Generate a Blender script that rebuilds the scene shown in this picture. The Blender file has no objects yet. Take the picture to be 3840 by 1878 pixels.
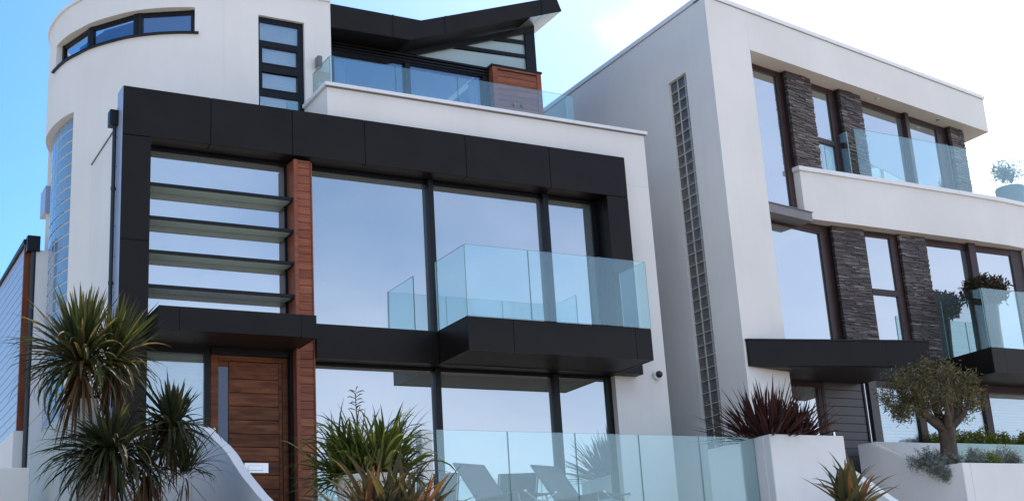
import bpy, bmesh, math, random
from mathutils import Vector, Matrix
import numpy as np
random.seed(7)
S = bpy.context.scene
COL = S.collection
R = math.radians

# ------------------------------------------------------------------ camera
cam = bpy.data.cameras.new("camera"); camo = bpy.data.objects.new("camera", cam); COL.objects.link(camo)
S.camera = camo
CM = ((0.87448904, -0.08707634, -0.47716521), (-0.48122647, -0.27895617, -0.8310262), (-0.06074546, 0.95634783, -0.28584755))
camo.matrix_world = Matrix([list(r) + [0] for r in CM] + [[0, 0, 0, 1]])
cam.sensor_width = 36; cam.lens = 4979.69 / 3840 * 36
cam.clip_start = 0.05; cam.clip_end = 5000

# ------------------------------------------------------------------ sky, sun, exposure
SUN_EL, SUN_AZ = 46, 53          # azimuth from +Y towards +X
w = bpy.data.worlds.new("World"); S.world = w; w.use_nodes = True
nt = w.node_tree; N = nt.nodes; Lk = nt.links
bg = N['Background']; bg.inputs[1].default_value = 0.138
sky = N.new('ShaderNodeTexSky'); sky.sky_type = 'NISHITA'; sky.sun_disc = False
sky.sun_elevation = R(SUN_EL); sky.sun_rotation = R(SUN_AZ)
sky.dust_density = 1.0; sky.ozone_density = 3.0; sky.air_density = 1.0
hs = N.new('ShaderNodeHueSaturation'); hs.inputs['Saturation'].default_value = 1.42
Lk.new(sky.outputs[0], hs.inputs['Color'])
tc = N.new('ShaderNodeTexCoord')
def wmath(op, a, b=None, c=None):
    m = N.new('ShaderNodeMath'); m.operation = op
    for i, v in enumerate((a, b, c)):
        if v is None: continue
        if isinstance(v, (int, float)): m.inputs[i].default_value = v
        else: Lk.new(v, m.inputs[i])
    return m.outputs[0]
def wrange(v, a, b, lo=0.0, hi=1.0):
    m = N.new('ShaderNodeMapRange'); m.interpolation_type = 'SMOOTHSTEP'
    Lk.new(v, m.inputs[0])
    for i, x in enumerate((a, b, lo, hi)): m.inputs[i + 1].default_value = x
    return m.outputs[0]
sep = N.new('ShaderNodeSeparateXYZ'); Lk.new(tc.outputs['Generated'], sep.inputs[0])
mp = N.new('ShaderNodeMapping'); mp.inputs['Scale'].default_value = (1, 1, 1.9); Lk.new(tc.outputs['Generated'], mp.inputs[0])
nz = N.new('ShaderNodeTexNoise'); nz.inputs['Scale'].default_value = 2.3; nz.inputs['Detail'].default_value = 7; nz.inputs['Roughness'].default_value = .55
Lk.new(mp.outputs[0], nz.inputs['Vector'])
# unseen high cloud added to light the fronts, thin veil on the sun side
dsun = wmath('ADD', wmath('MULTIPLY', sep.outputs[0], .9), wmath('ADD', wmath('MULTIPLY', sep.outputs[1], .3), wmath('MULTIPLY', sep.outputs[2], .32)))
high = wmath('MULTIPLY', wrange(sep.outputs[2], 0.42, 0.75), wrange(sep.outputs[1], 0.35, -0.3))
veil = wrange(dsun, 0.73, 0.93)
bias = wmath('ADD', wmath('MULTIPLY', high, 0.24), wmath('MULTIPLY', veil, 0.53))
cl = wrange(wmath('ADD', nz.outputs[0], bias), 0.64, 0.90)
# unseen pale haze added low on the street side to brighten window reflections
low_ = wmath('MULTIPLY', wmath('MULTIPLY', wrange(sep.outputs[2], 0.75, 0.0), wrange(sep.outputs[1], 0.30, -0.25)), wrange(nz.outputs[0], 0.3, 0.68, 0.45, 1.0))
hz = N.new('ShaderNodeMix'); hz.data_type = 'RGBA'; Lk.new(low_, hz.inputs[0]); Lk.new(hs.outputs[0], hz.inputs[6]); 
hc = N.new('ShaderNodeMix'); hc.data_type = 'RGBA'; Lk.new(wrange(sep.outputs[0], -0.1, 0.85), hc.inputs[0]); hc.inputs[6].default_value = (4.9, 5.9, 7.4, 1); hc.inputs[7].default_value = (6.9, 7.4, 8.6, 1)
Lk.new(hc.outputs[2], hz.inputs[7])
clc = N.new('ShaderNodeMix'); clc.data_type = 'RGBA'
Lk.new(cl, clc.inputs[0]); Lk.new(hz.outputs[2], clc.inputs[6]); clc.inputs[7].default_value = (10.8, 10.4, 9.9, 1)
Lk.new(clc.outputs[2], bg.inputs[0])

sl = bpy.data.lights.new("sun", 'SUN'); so = bpy.data.objects.new("sun", sl); COL.objects.link(so)
sl.energy = 3.4; sl.angle = R(0.5); sl.color = (1, .95, .87)
sd = Vector((math.sin(R(SUN_AZ)) * math.cos(R(SUN_EL)), math.cos(R(SUN_AZ)) * math.cos(R(SUN_EL)), math.sin(R(SUN_EL))))
so.rotation_euler = sd.to_track_quat('Z', 'Y').to_euler()
S.view_settings.view_transform = 'Standard'; S.view_settings.look = 'None'
S.view_settings.exposure = 0.78; S.view_settings.gamma = 1
S.cycles.max_bounces = 12; S.cycles.transparent_max_bounces = 24; S.cycles.glossy_bounces = 6
S.cycles.caustics_reflective = False; S.cycles.caustics_refractive = False

# ------------------------------------------------------------------ materials
def mat(name):
    m = bpy.data.materials.new(name); m.use_nodes = True
    return m, m.node_tree.nodes, m.node_tree.links
def principled(name, col, rough=.6, metal=0, noise=0.0, nscale=8, bump=0.0, bscale=60, stretch=(1, 1, 1), spec=.5, coat=0):
    m, n, l = mat(name); b = n['Principled BSDF']
    b.inputs['Roughness'].default_value = rough; b.inputs['Metallic'].default_value = metal
    b.inputs['Specular IOR Level'].default_value = spec; b.inputs['Coat Weight'].default_value = coat
    t = n.new('ShaderNodeTexCoord'); mpg = n.new('ShaderNodeMapping'); mpg.inputs['Scale'].default_value = stretch
    l.new(t.outputs['Object'], mpg.inputs[0])
    if noise:
        x = n.new('ShaderNodeTexNoise'); x.inputs['Scale'].default_value = nscale; x.inputs['Detail'].default_value = 6
        l.new(mpg.outputs[0], x.inputs['Vector'])
        r = n.new('ShaderNodeValToRGB'); r.color_ramp.elements[0].position = .3; r.color_ramp.elements[1].position = .7
        r.color_ramp.elements[0].color = tuple(c * (1 - noise) for c in col) + (1,)
        r.color_ramp.elements[1].color = tuple(min(1, c * (1 + noise)) for c in col) + (1,)
        l.new(x.outputs[0], r.inputs[0]); l.new(r.outputs[0], b.inputs['Base Color'])
        mr = n.new('ShaderNodeMapRange'); mr.inputs[3].default_value = max(0, rough - .08); mr.inputs[4].default_value = min(1, rough + .08)
        l.new(x.outputs[0], mr.inputs[0]); l.new(mr.outputs[0], b.inputs['Roughness'])
    else: b.inputs['Base Color'].default_value = tuple(col) + (1,)
    if bump:
        y = n.new('ShaderNodeTexNoise'); y.inputs['Scale'].default_value = bscale; y.inputs['Detail'].default_value = 4
        l.new(mpg.outputs[0], y.inputs['Vector'])
        bp = n.new('ShaderNodeBump'); bp.inputs['Strength'].default_value = bump; bp.inputs['Distance'].default_value = .01
        l.new(y.outputs[0], bp.inputs['Height']); l.new(bp.outputs[0], b.inputs['Normal'])
    return m

def render_mat(name, col):
    # painted render: faint trowel texture, weathering runs, slow tone drift
    m, n, l = mat(name); b = n['Principled BSDF']; b.inputs['Roughness'].default_value = .85; b.inputs['Specular IOR Level'].default_value = .25
    t = n.new('ShaderNodeTexCoord')
    a = n.new('ShaderNodeTexNoise'); a.inputs['Scale'].default_value = .7; a.inputs['Detail'].default_value = 5; l.new(t.outputs['Object'], a.inputs['Vector'])
    mpg = n.new('ShaderNodeMapping'); mpg.inputs['Scale'].default_value = (5, 5, .35); l.new(t.outputs['Object'], mpg.inputs[0])
    s = n.new('ShaderNodeTexNoise'); s.inputs['Scale'].default_value = 1.4; s.inputs['Detail'].default_value = 6; l.new(mpg.outputs[0], s.inputs['Vector'])
    ra = n.new('ShaderNodeMapRange'); l.new(a.outputs[0], ra.inputs[0]); ra.inputs[1].default_value = .3; ra.inputs[2].default_value = .7; ra.inputs[3].default_value = .94; ra.inputs[4].default_value = 1.03
    rs = n.new('ShaderNodeMapRange'); l.new(s.outputs[0], rs.inputs[0]); rs.inputs[1].default_value = .25; rs.inputs[2].default_value = .5; rs.inputs[3].default_value = .978; rs.inputs[4].default_value = 1
    mu = n.new('ShaderNodeMath'); mu.operation = 'MULTIPLY'; l.new(ra.outputs[0], mu.inputs[0]); l.new(rs.outputs[0], mu.inputs[1])
    vm = n.new('ShaderNodeVectorMath'); vm.operation = 'SCALE'; vm.inputs[0].default_value = col; l.new(mu.outputs[0], vm.inputs['Scale'])
    l.new(vm.outputs[0], b.inputs['Base Color'])
    y = n.new('ShaderNodeTexNoise'); y.inputs['Scale'].default_value = 55; y.inputs['Detail'].default_value = 3; l.new(t.outputs['Object'], y.inputs['Vector'])
    bp = n.new('ShaderNodeBump'); bp.inputs['Strength'].default_value = .35; bp.inputs['Distance'].default_value = .006
    l.new(y.outputs[0], bp.inputs['Height']); l.new(bp.outputs[0], b.inputs['Normal'])
    return m

def pane_mat(name, tint, mirror, clear=0.0, dark=(.012, .016, .02)):
    # coated glazing: strong cool reflection over a dark (or partly see-through) interior
    m, n, l = mat(name); n.remove(n['Principled BSDF']); out = n['Material Output']
    g = n.new('ShaderNodeBsdfGlossy'); g.inputs['Color'].default_value = tint + (1,); g.inputs['Roughness'].default_value = .0
    t = n.new('ShaderNodeTexCoord'); x = n.new('ShaderNodeTexNoise'); x.inputs['Scale'].default_value = .9; x.inputs['Detail'].default_value = 1
    l.new(t.outputs['Object'], x.inputs['Vector'])
    bp = n.new('ShaderNodeBump'); bp.inputs['Strength'].default_value = .09; bp.inputs['Distance'].default_value = .02; l.new(x.outputs[0], bp.inputs['Height']); l.new(bp.outputs[0], g.inputs['Normal'])
    d = n.new('ShaderNodeBsdfDiffuse'); d.inputs['Color'].default_value = dark + (1,)
    inner = d.outputs[0]
    if clear:
        tr = n.new('ShaderNodeBsdfTransparent'); tr.inputs['Color'].default_value = (.94, .97, .96, 1)
        mx = n.new('ShaderNodeMixShader'); mx.inputs[0].default_value = clear; l.new(d.outputs[0], mx.inputs[1]); l.new(tr.outputs[0], mx.inputs[2]); inner = mx.outputs[0]
    f = n.new('ShaderNodeLayerWeight'); f.inputs['Blend'].default_value = .5
    pw = n.new('ShaderNodeMath'); pw.operation = 'POWER'; pw.inputs[1].default_value = 5; l.new(f.outputs['Facing'], pw.inputs[0])
    mr = n.new('ShaderNodeMapRange'); mr.inputs[3].default_value = mirror; mr.inputs[4].default_value = 1.0; l.new(pw.outputs[0], mr.inputs[0])
    ms = n.new('ShaderNodeMixShader'); l.new(mr.outputs[0], ms.inputs[0]); l.new(inner, ms.inputs[1]); l.new(g.outputs[0], ms.inputs[2])
    l.new(ms.outputs[0], out.inputs[0])
    return m

def balustrade_mat(name, tint, refl):
    m, n, l = mat(name); n.remove(n['Principled BSDF']); out = n['Material Output']
    tr = n.new('ShaderNodeBsdfTransparent'); tr.inputs['Color'].default_value = tint + (1,)
    g = n.new('ShaderNodeBsdfGlossy'); g.inputs['Roughness'].default_value = 0; g.inputs['Color'].default_value = (.8, .97, 1, 1)
    f = n.new('ShaderNodeLayerWeight'); f.inputs['Blend'].default_value = .5
    pw = n.new('ShaderNodeMath'); pw.operation = 'POWER'; pw.inputs[1].default_value = 5; l.new(f.outputs['Facing'], pw.inputs[0])
    mr = n.new('ShaderNodeMapRange'); mr.inputs[3].default_value = refl; mr.inputs[4].default_value = 1.0; l.new(pw.outputs[0], mr.inputs[0])
    ms = n.new('ShaderNodeMixShader'); l.new(mr.outputs[0], ms.inputs[0]); l.new(tr.outputs[0], ms.inputs[1]); l.new(g.outputs[0], ms.inputs[2])
    l.new(ms.outputs[0], out.inputs[0])
    return m

def wood_mat(name, c1, c2, scale=1, axis=(1, 14, 14), rough=.45):
    m, n, l = mat(name); b = n['Principled BSDF']; b.inputs['Roughness'].default_value = rough; b.inputs['Specular IOR Level'].default_value = .15
    t = n.new('ShaderNodeTexCoord'); mpg = n.new('ShaderNodeMapping'); mpg.inputs['Scale'].default_value = axis; l.new(t.outputs['Object'], mpg.inputs[0])
    gi = n.new('ShaderNodeNewGeometry'); ad = n.new('ShaderNodeVectorMath'); ad.operation = 'ADD'
    sc = n.new('ShaderNodeVectorMath'); sc.operation = 'SCALE'; sc.inputs[0].default_value = (7, 3, 11); l.new(gi.outputs['Random Per Island'], sc.inputs['Scale'])
    l.new(mpg.outputs[0], ad.inputs[0]); l.new(sc.outputs[0], ad.inputs[1])
    x = n.new('ShaderNodeTexNoise'); x.inputs['Scale'].default_value = 2.2 * scale; x.inputs['Detail'].default_value = 6; x.inputs['Distortion'].default_value = .6; l.new(ad.outputs[0], x.inputs['Vector'])
    r = n.new('ShaderNodeValToRGB'); r.color_ramp.elements[0].position = .32; r.color_ramp.elements[1].position = .68
    r.color_ramp.elements[0].color = c1 + (1,); r.color_ramp.elements[1].color = c2 + (1,); l.new(x.outputs[0], r.inputs[0])
    mi = n.new('ShaderNodeMapRange'); mi.inputs[3].default_value = .8; mi.inputs[4].default_value = 1.2; l.new(gi.outputs['Random Per Island'], mi.inputs[0])
    vm = n.new('ShaderNodeVectorMath'); vm.operation = 'SCALE'; l.new(r.outputs[0], vm.inputs[0]); l.new(mi.outputs[0], vm.inputs['Scale']); l.new(vm.outputs[0], b.inputs['Base Color'])
    bp = n.new('ShaderNodeBump'); bp.inputs['Strength'].default_value = .25; bp.inputs['Distance'].default_value = .004; l.new(x.outputs[0], bp.inputs['Height']); l.new(bp.outputs[0], b.inputs['Normal'])
    return m

def leaf_mat(name, ramp, rough=.55, transl=.35):
    m, n, l = mat(name); b = n['Principled BSDF']; out = n['Material Output']
    b.inputs['Roughness'].default_value = rough; b.inputs['Specular IOR Level'].default_value = .28
    gi = n.new('ShaderNodeNewGeometry'); r = n.new('ShaderNodeValToRGB')
    els = r.color_ramp.elements
    for i, (p, c) in enumerate(ramp):
        e = els[i] if i < 2 else els.new(p)
        e.position = p; e.color = c + (1,)
    l.new(gi.outputs['Random Per Island'], r.inputs[0]); l.new(r.outputs[0], b.inputs['Base Color'])
    t = n.new('ShaderNodeBsdfTranslucent'); hsv = n.new('ShaderNodeHueSaturation'); hsv.inputs['Value'].default_value = 1.5; hsv.inputs['Saturation'].default_value = 1.1
    l.new(r.outputs[0], hsv.inputs['Color']); l.new(hsv.outputs[0], t.inputs['Color'])
    ms = n.new('ShaderNodeMixShader'); ms.inputs[0].default_value = transl; l.new(b.outputs[0], ms.inputs[1]); l.new(t.outputs[0], ms.inputs[2]); l.new(ms.outputs[0], out.inputs[0])
    return m

def slate_mat():
    m, n, l = mat("stacked_slate"); b = n['Principled BSDF']; b.inputs['Roughness'].default_value = .55
    gi = n.new('ShaderNodeNewGeometry'); r = n.new('ShaderNodeValToRGB')
    for i, (p, c) in enumerate([(0, (.026, .019, .019)), (.5, (.066, .046, .045)), (.85, (.115, .085, .08)), (1, (.25, .21, .19))]):
        e = r.color_ramp.elements[i] if i < 2 else r.color_ramp.elements.new(p)
        e.position = p; e.color = c + (1,)
    l.new(gi.outputs['Random Per Island'], r.inputs[0]); l.new(r.outputs[0], b.inputs['Base Color'])
    t = n.new('ShaderNodeTexCoord'); x = n.new('ShaderNodeTexNoise'); x.inputs['Scale'].default_value = 30; x.inputs['Detail'].default_value = 6; l.new(t.outputs['Object'], x.inputs['Vector'])
    bp = n.new('ShaderNodeBump'); bp.inputs['Strength'].default_value = .6; bp.inputs['Distance'].default_value = .01; l.new(x.outputs[0], bp.inputs['Height']); l.new(bp.outputs[0], b.inputs['Normal'])
    return m

def block_mat(name, col, rough=.12, bump=.35):
    m, n, l = mat(name); b = n['Principled BSDF']; b.inputs['Roughness'].default_value = rough; b.inputs['Base Color'].default_value = col + (1,)
    b.inputs['Specular IOR Level'].default_value = .9; b.inputs['Coat Weight'].default_value = .6; b.inputs['Coat Roughness'].default_value = .03
    t = n.new('ShaderNodeTexCoord'); x = n.new('ShaderNodeTexNoise'); x.inputs['Scale'].default_value = 14; x.inputs['Detail'].default_value = 2; l.new(t.outputs['Object'], x.inputs['Vector'])
    bp = n.new('ShaderNodeBump'); bp.inputs['Strength'].default_value = bump; bp.inputs['Distance'].default_value = .02; l.new(x.outputs[0], bp.inputs['Height']); l.new(bp.outputs[0], b.inputs['Normal'])
    return m

M = dict(
    render=render_mat("white_render", (.815, .78, .735)),
    render2=render_mat("white_render_garden", (.80, .785, .765)),
    coping=principled("coping_white", (.80, .80, .80), .5, noise=.04, nscale=4),
    clad=principled("charcoal_cladding", (.0105, .0078, .0062), .44, noise=.3, nscale=2.2, bump=.06, bscale=90, spec=.2),
    joint=principled("joint_black", (.006, .006, .007), .7),
    frame=principled("anthracite_frame", (.007, .007, .009), .38, noise=.1, nscale=5, spec=.25),
    frame2=principled("brown_grey_frame", (.045, .022, .021), .4, noise=.1, nscale=5, spec=.3),
    soffit=principled("dark_soffit", (.022, .014, .011), .5, noise=.2, nscale=6, stretch=(1, 12, 12)),
    blade=principled("louvre_blade", (.50, .64, .58), .45, noise=.08, nscale=4),
    lead=principled("lead_flashing", (.16, .15, .165), .45, noise=.15, nscale=7),
    pale_blue=principled("pale_blue_sheen_plate", (.36, .40, .52), .3, noise=.06, nscale=3, spec=.5),  # bluish sky sheen of the frame side put into the colour; also colours vent box
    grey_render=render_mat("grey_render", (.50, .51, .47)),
    steel=principled("brushed_steel", (.6, .6, .6), .22, metal=1, noise=.06, nscale=20),
    zinc=principled("zinc_panel", (.62, .62, .62), .3, metal=.85, noise=.2, nscale=2.5),
    black=principled("black_plastic", (.012, .012, .013), .35),
    white=principled("white_plastic", (.75, .75, .76), .4),
    pane=pane_mat("window_pane", (.89, .915, .955), .46, dark=(.15, .175, .17)),
    pane_clear=pane_mat("window_pane_clear", (.78, .90, 1.0), .22, clear=.95),
    pane_mid=pane_mat("window_pane_upper", (.50, .70, 1.0), .22, clear=.75),
    pane_louvre=pane_mat("window_pane_louvre", (.89, .915, .955), .52, dark=(.15, .175, .17)),
    pane_dark=pane_mat("window_pane_dark", (.7, .78, 1.0), .09),
    frost=principled("frosted_pane", (.42, .52, .50), .12, noise=.06, nscale=1.5, spec=.9, coat=.5),
    glass=balustrade_mat("balustrade_glass", (.89, .965, .962), .10),
    glass_edge=principled("glass_edge", (.28, .50, .46), .15, spec=.8),
    frost_screen=principled("frosted_screen", (.36, .52, .47), .2, noise=.08, nscale=3, spec=.6),
    blind=principled("venetian_blind", (.70, .71, .70), .6, noise=.05, nscale=3),
    blind_white=principled("white_blind", (.86, .85, .86), .6, noise=.03, nscale=3),
    curtain=principled("curtain", (.62, .68, .68), .8),
    room=principled("dark_room", (.03, .03, .032), .9),
    wood=wood_mat("cedar_cladding", (.21, .064, .035), (.35, .122, .068), axis=(1, 12, 12)),
    door=wood_mat("stained_door_timber", (.085, .024, .009), (.24, .078, .029), axis=(1.2, 9, 9), rough=.35),
    trim=wood_mat("brown_trim", (.15, .04, .015), (.24, .075, .03), axis=(9, 9, 1)),
    clad_grey=principled("grey_board_door", (.085, .072, .072), .4, noise=.08, nscale=4, stretch=(1, 8, 8)),
    board=principled("glossy_boarding", (.38, .345, .39), .25, spec=.5),  # dark boards; the pale sky they reflect is put into this lavender colour
    slate=slate_mat(),
    block_b=block_mat("glass_block_blue", (.19, .29, .42), .12),
    block_d=block_mat("glass_block_grey", (.10, .105, .10), .15, .6),
    mortar=principled("glass_block_mortar", (.52, .52, .48), .7),
    mortar2=principled("glass_block_mortar_grey", (.62, .60, .57), .7),
    concrete=principled("paving", (.34, .29, .23), .8, noise=.12, nscale=2, bump=.2, bscale=25),
    soil=principled("planting_soil", (.035, .026, .02), .95, noise=.3, nscale=10, bump=.6, bscale=30),
    sling=principled("lounger_sling", (.115, .115, .12), .75, noise=.05, nscale=40, bump=.3, bscale=300),
    alu=principled("lounger_tube", (.40, .40, .38), .45, metal=.5),
    pot=principled("grey_pot", (.20, .205, .215), .6, noise=.12, nscale=5, bump=.1, bscale=30),
    potdark=principled("dark_pot", (.05, .046, .05), .5, noise=.1, nscale=5),
    bark=principled("palm_bark", (.12, .085, .055), .9, noise=.35, nscale=14, bump=.9, bscale=40, stretch=(1, 1, 2.5)),
    bark2=principled("olive_bark", (.085, .062, .048), .9, noise=.4, nscale=9, bump=1.0, bscale=26, stretch=(1, 1, .4)),
    cord=leaf_mat("cordyline_leaf", [(0, (.022, .031, .010)), (.55, (.050, .062, .018)), (.82, (.10, .09, .032)), (1, (.18, .125, .06))]),
    cordd=leaf_mat("cordyline_dark_leaf", [(0, (.016, .022, .010)), (.65, (.044, .054, .021)), (1, (.11, .092, .04))]),
    dead=leaf_mat("dead_leaf", [(0, (.06, .03, .014)), (.6, (.12, .065, .03)), (1, (.2, .13, .07))], transl=.2),
    flax=leaf_mat("green_flax_leaf", [(0, (.036, .050, .011)), (.5, (.085, .108, .020)), (.82, (.17, .185, .040)), (1, (.30, .29, .09))], transl=.4),
    flax2=leaf_mat("bronze_flax_leaf", [(0, (.030, .026, .017)), (.45, (.06, .052, .026)), (.8, (.12, .095, .04)), (1, (.19, .075, .035))], transl=.3),
    flax3=leaf_mat("olive_flax_leaf", [(0, (.06, .055, .026)), (.45, (.12, .11, .045)), (.8, (.2, .16, .06)), (1, (.28, .11, .05))], transl=.3),
    redflax=leaf_mat("red_flax_leaf", [(0, (.026, .009, .008)), (.6, (.052, .017, .013)), (1, (.10, .034, .024))], transl=.2),
    olive=leaf_mat("olive_leaf", [(0, (.058, .050, .020)), (.6, (.125, .108, .045)), (.9, (.20, .165, .08)), (1, (.34, .30, .18))], rough=.3, transl=.25),
    silver=leaf_mat("silver_leaf", [(0, (.13, .15, .12)), (.6, (.24, .265, .22)), (1, (.42, .44, .38))], transl=.2),
    hedge=leaf_mat("hedge_leaf", [(0, (.07, .095, .012)), (.6, (.17, .21, .03)), (1, (.32, .32, .06))], transl=.35),
    bay=leaf_mat("bay_leaf", [(0, (.022, .018, .011)), (.7, (.055, .046, .022)), (1, (.11, .08, .04))], rough=.3, transl=.2),
    seed=leaf_mat("seed_head", [(0, (.05, .03, .02)), (1, (.12, .08, .05))], transl=.1),
)

# ------------------------------------------------------------------ helpers
def obj(name, bm, m, parent=None, smooth=False, base=None):
    """link a bmesh as one mesh object; world coordinates unless base given"""
    me = bpy.data.meshes.new(name)
    if isinstance(bm, bmesh.types.BMesh):
        bmesh.ops.recalc_face_normals(bm, faces=bm.faces); bm.to_mesh(me); bm.free()
    else:
        me.from_pydata(bm[0], [], bm[1]); me.update()
    if smooth:
        for p in me.polygons: p.use_smooth = True
    if m is not None: me.materials.append(m)
    o = bpy.data.objects.new(name, me); COL.objects.link(o)
    if parent is not None:
        o.parent = parent
        if parent.type == 'EMPTY' and not parent.get('local'): o.location = -parent.location
    return o
def fill(o, b):
    bmesh.ops.recalc_face_normals(b, faces=b.faces); b.to_mesh(o.data); b.free()
def thing(name, label, cat, loc=(0, 0, 0), group=None, local=False):
    o = bpy.data.objects.new(name, None); COL.objects.link(o); o.location = loc; o.empty_display_size = .3
    o['label'] = label; o['category'] = cat
    if group: o['group'] = group
    if local: o['local'] = 1
    return o
def tag(o, label, cat, group=None):
    o['label'] = label; o['category'] = cat
    if group: o['group'] = group
    return o
def struct(o):
    o['kind'] = 'structure'; return o
BM = bmesh.new
class Fr:                                     # local frame on a facade: s along, d inwards, z up
    def __init__(s, x, y, ang=0.0): s.o = (x, y); s.u = (math.cos(ang), math.sin(ang)); s.n = (-math.sin(ang), math.cos(ang))
    def p(s, a, d, z): return Vector((s.o[0] + s.u[0] * a + s.n[0] * d, s.o[1] + s.u[1] * a + s.n[1] * d, z))
W0 = Fr(0, 0)
FT = Fr(14.506, 17.5, 0.18008)
def box(bm, s0, s1, d0, d1, z0, z1, F=W0):
    v = [bm.verts.new(F.p(a, d, z)) for z in (z0, z1) for (a, d) in ((s0, d0), (s1, d0), (s1, d1), (s0, d1))]
    for f in ((3, 2, 1, 0), (4, 5, 6, 7), (0, 1, 5, 4), (1, 2, 6, 5), (2, 3, 7, 6), (3, 0, 4, 7)): bm.faces.new([v[i] for i in f])
def prism(bm, pts, vec):
    """polygon of 3D points swept along vec"""
    a = [bm.verts.new(Vector(p)) for p in pts]; b = [bm.verts.new(Vector(p) + Vector(vec)) for p in pts]
    n = len(a); bm.faces.new(a[::-1]); bm.faces.new(b)
    for i in range(n): bm.faces.new((a[i], a[(i + 1) % n], b[(i + 1) % n], b[i]))
def plan(bm, pts, z0, z1): prism(bm, [(x, y, z0) for x, y in pts], (0, 0, z1 - z0))
def bevel(bm, wd=.006):
    bmesh.ops.bevel(bm, geom=list(bm.edges), offset=wd, segments=1, affect='EDGES', clamp_overlap=True); return bm
def one(name, m, parent, *boxes, F=W0, bv=0):
    bm = BM()
    for b in boxes: box(bm, *b, F=F)
    if bv: bevel(bm, bv)
    return obj(name, bm, m, parent)
def tube(bm, pts, rad, n=8, cap=True):
    pts = [Vector(p) for p in pts]; rings = []
    for i, p in enumerate(pts):
        t = (pts[min(i + 1, len(pts) - 1)] - pts[max(i - 1, 0)]).normalized()
        a = t.orthogonal().normalized() if abs(t.z) < .95 else Vector((1, 0, 0)).cross(t).normalized()
        if i and rings: 
            a = (prev - t * prev.dot(t)).normalized()
        prev = a; b = t.cross(a); r = rad[i] if isinstance(rad, (list, tuple)) else rad
        rings.append([bm.verts.new(p + (a * math.cos(2 * math.pi * k / n) + b * math.sin(2 * math.pi * k / n)) * r) for k in range(n)])
    for i in range(len(rings) - 1):
        for k in range(n): bm.faces.new((rings[i][k], rings[i][(k + 1) % n], rings[i + 1][(k + 1) % n], rings[i + 1][k]))
    if cap: bm.faces.new(rings[0][::-1]); bm.faces.new(rings[-1])
def lathe(bm, prof, c, n=32):
    rings = [[bm.verts.new((c[0] + r * math.cos(2 * math.pi * k / n), c[1] + r * math.sin(2 * math.pi * k / n), c[2] + z)) for k in range(n)] for r, z in prof]
    for i in range(len(rings) - 1):
        for k in range(n): bm.faces.new((rings[i][k], rings[i][(k + 1) % n], rings[i + 1][(k + 1) % n], rings[i + 1][k]))
    bm.faces.new(rings[0][::-1]); bm.faces.new(rings[-1])

class Path:                                   # polyline wall in plan
    def __init__(s, pts):
        s.p = [Vector(q) for q in pts]; s.L = [0]
        for a, b in zip(s.p, s.p[1:]): s.L.append(s.L[-1] + (b - a).length)
        s.nrm = []
        for i in range(len(s.p)):
            t = (s.p[min(i + 1, len(s.p) - 1)] - s.p[max(i - 1, 0)]).normalized(); s.nrm.append(Vector((-t.y, t.x)))
    def at(s, u, off=0):                      # off > 0 moves to the left of the running direction
        for i in range(len(s.L) - 1):
            if u <= s.L[i + 1] + 1e-9:
                k = (u - s.L[i]) / (s.L[i + 1] - s.L[i]); q = s.p[i].lerp(s.p[i + 1], k); n = s.nrm[i].lerp(s.nrm[i + 1], k).normalized()
                return q + n * off
        return s.p[-1] + s.nrm[-1] * off
    def near(s, pt):
        pt = Vector(pt); best = None
        for i in range(len(s.p) - 1):
            d = s.p[i + 1] - s.p[i]; k = max(0, min(1, (pt - s.p[i]).dot(d) / d.length_squared)); q = s.p[i] + d * k
            if best is None or (q - pt).length < best[0]: best = ((q - pt).length, s.L[i] + k * d.length)
        return best[1]
def wall(path, z0, z1, openings, th, s0=0, s1=None):
    """solid wall with holes: front on the path, back th to its left; openings (s0,s1,z0,z1)"""
    bm = BM(); s1 = path.L[-1] if s1 is None else s1
    ss = sorted(set([round(x, 4) for x in path.L if s0 < x < s1] + [s0, s1] + [round(min(max(x, s0), s1), 4) for o in openings for x in o[:2]]))
    zs = sorted(set([z0, z1] + [min(max(x, z0), z1) for o in openings for x in o[2:]]))
    def solid(i, j):
        if i < 0 or j < 0 or i >= len(ss) - 1 or j >= len(zs) - 1: return False
        a = (ss[i] + ss[i + 1]) / 2; b = (zs[j] + zs[j + 1]) / 2
        return not any(o[0] < a < o[1] and o[2] < b < o[3] for o in openings)
    V = {}
    def v(i, j, k):
        if (i, j, k) not in V:
            q = path.at(ss[i], th if k else 0); V[(i, j, k)] = bm.verts.new((q.x, q.y, zs[j]))
        return V[(i, j, k)]
    for i in range(len(ss) - 1):
        for j in range(len(zs) - 1):
            if not solid(i, j): continue
            bm.faces.new((v(i, j, 0), v(i + 1, j, 0), v(i + 1, j + 1, 0), v(i, j + 1, 0)))
            bm.faces.new((v(i, j, 1), v(i, j + 1, 1), v(i + 1, j + 1, 1), v(i + 1, j, 1)))
            if not solid(i - 1, j): bm.faces.new((v(i, j, 0), v(i, j + 1, 0), v(i, j + 1, 1), v(i, j, 1)))
            if not solid(i + 1, j): bm.faces.new((v(i + 1, j, 0), v(i + 1, j, 1), v(i + 1, j + 1, 1), v(i + 1, j + 1, 0)))
            if not solid(i, j - 1): bm.faces.new((v(i, j, 0), v(i, j, 1), v(i + 1, j, 1), v(i + 1, j, 0)))
            if not solid(i, j + 1): bm.faces.new((v(i, j + 1, 0), v(i + 1, j + 1, 0), v(i + 1, j + 1, 1), v(i, j + 1, 1)))
    return bm
def glass_panel(parent, F, s0, s1, d0, d1, z0, z1, thin='d'):
    """one sheet of balustrade glass with polished green edges"""
    o = one('glass_panel', M['glass'], parent, (s0, s1, d0, d1, z0, z1), F=F)
    o.data.materials.append(M['glass_edge'])
    big = max(p.area for p in o.data.polygons)
    for p in o.data.polygons:
        if p.area < big * .5: p.material_index = 1
    return o
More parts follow.
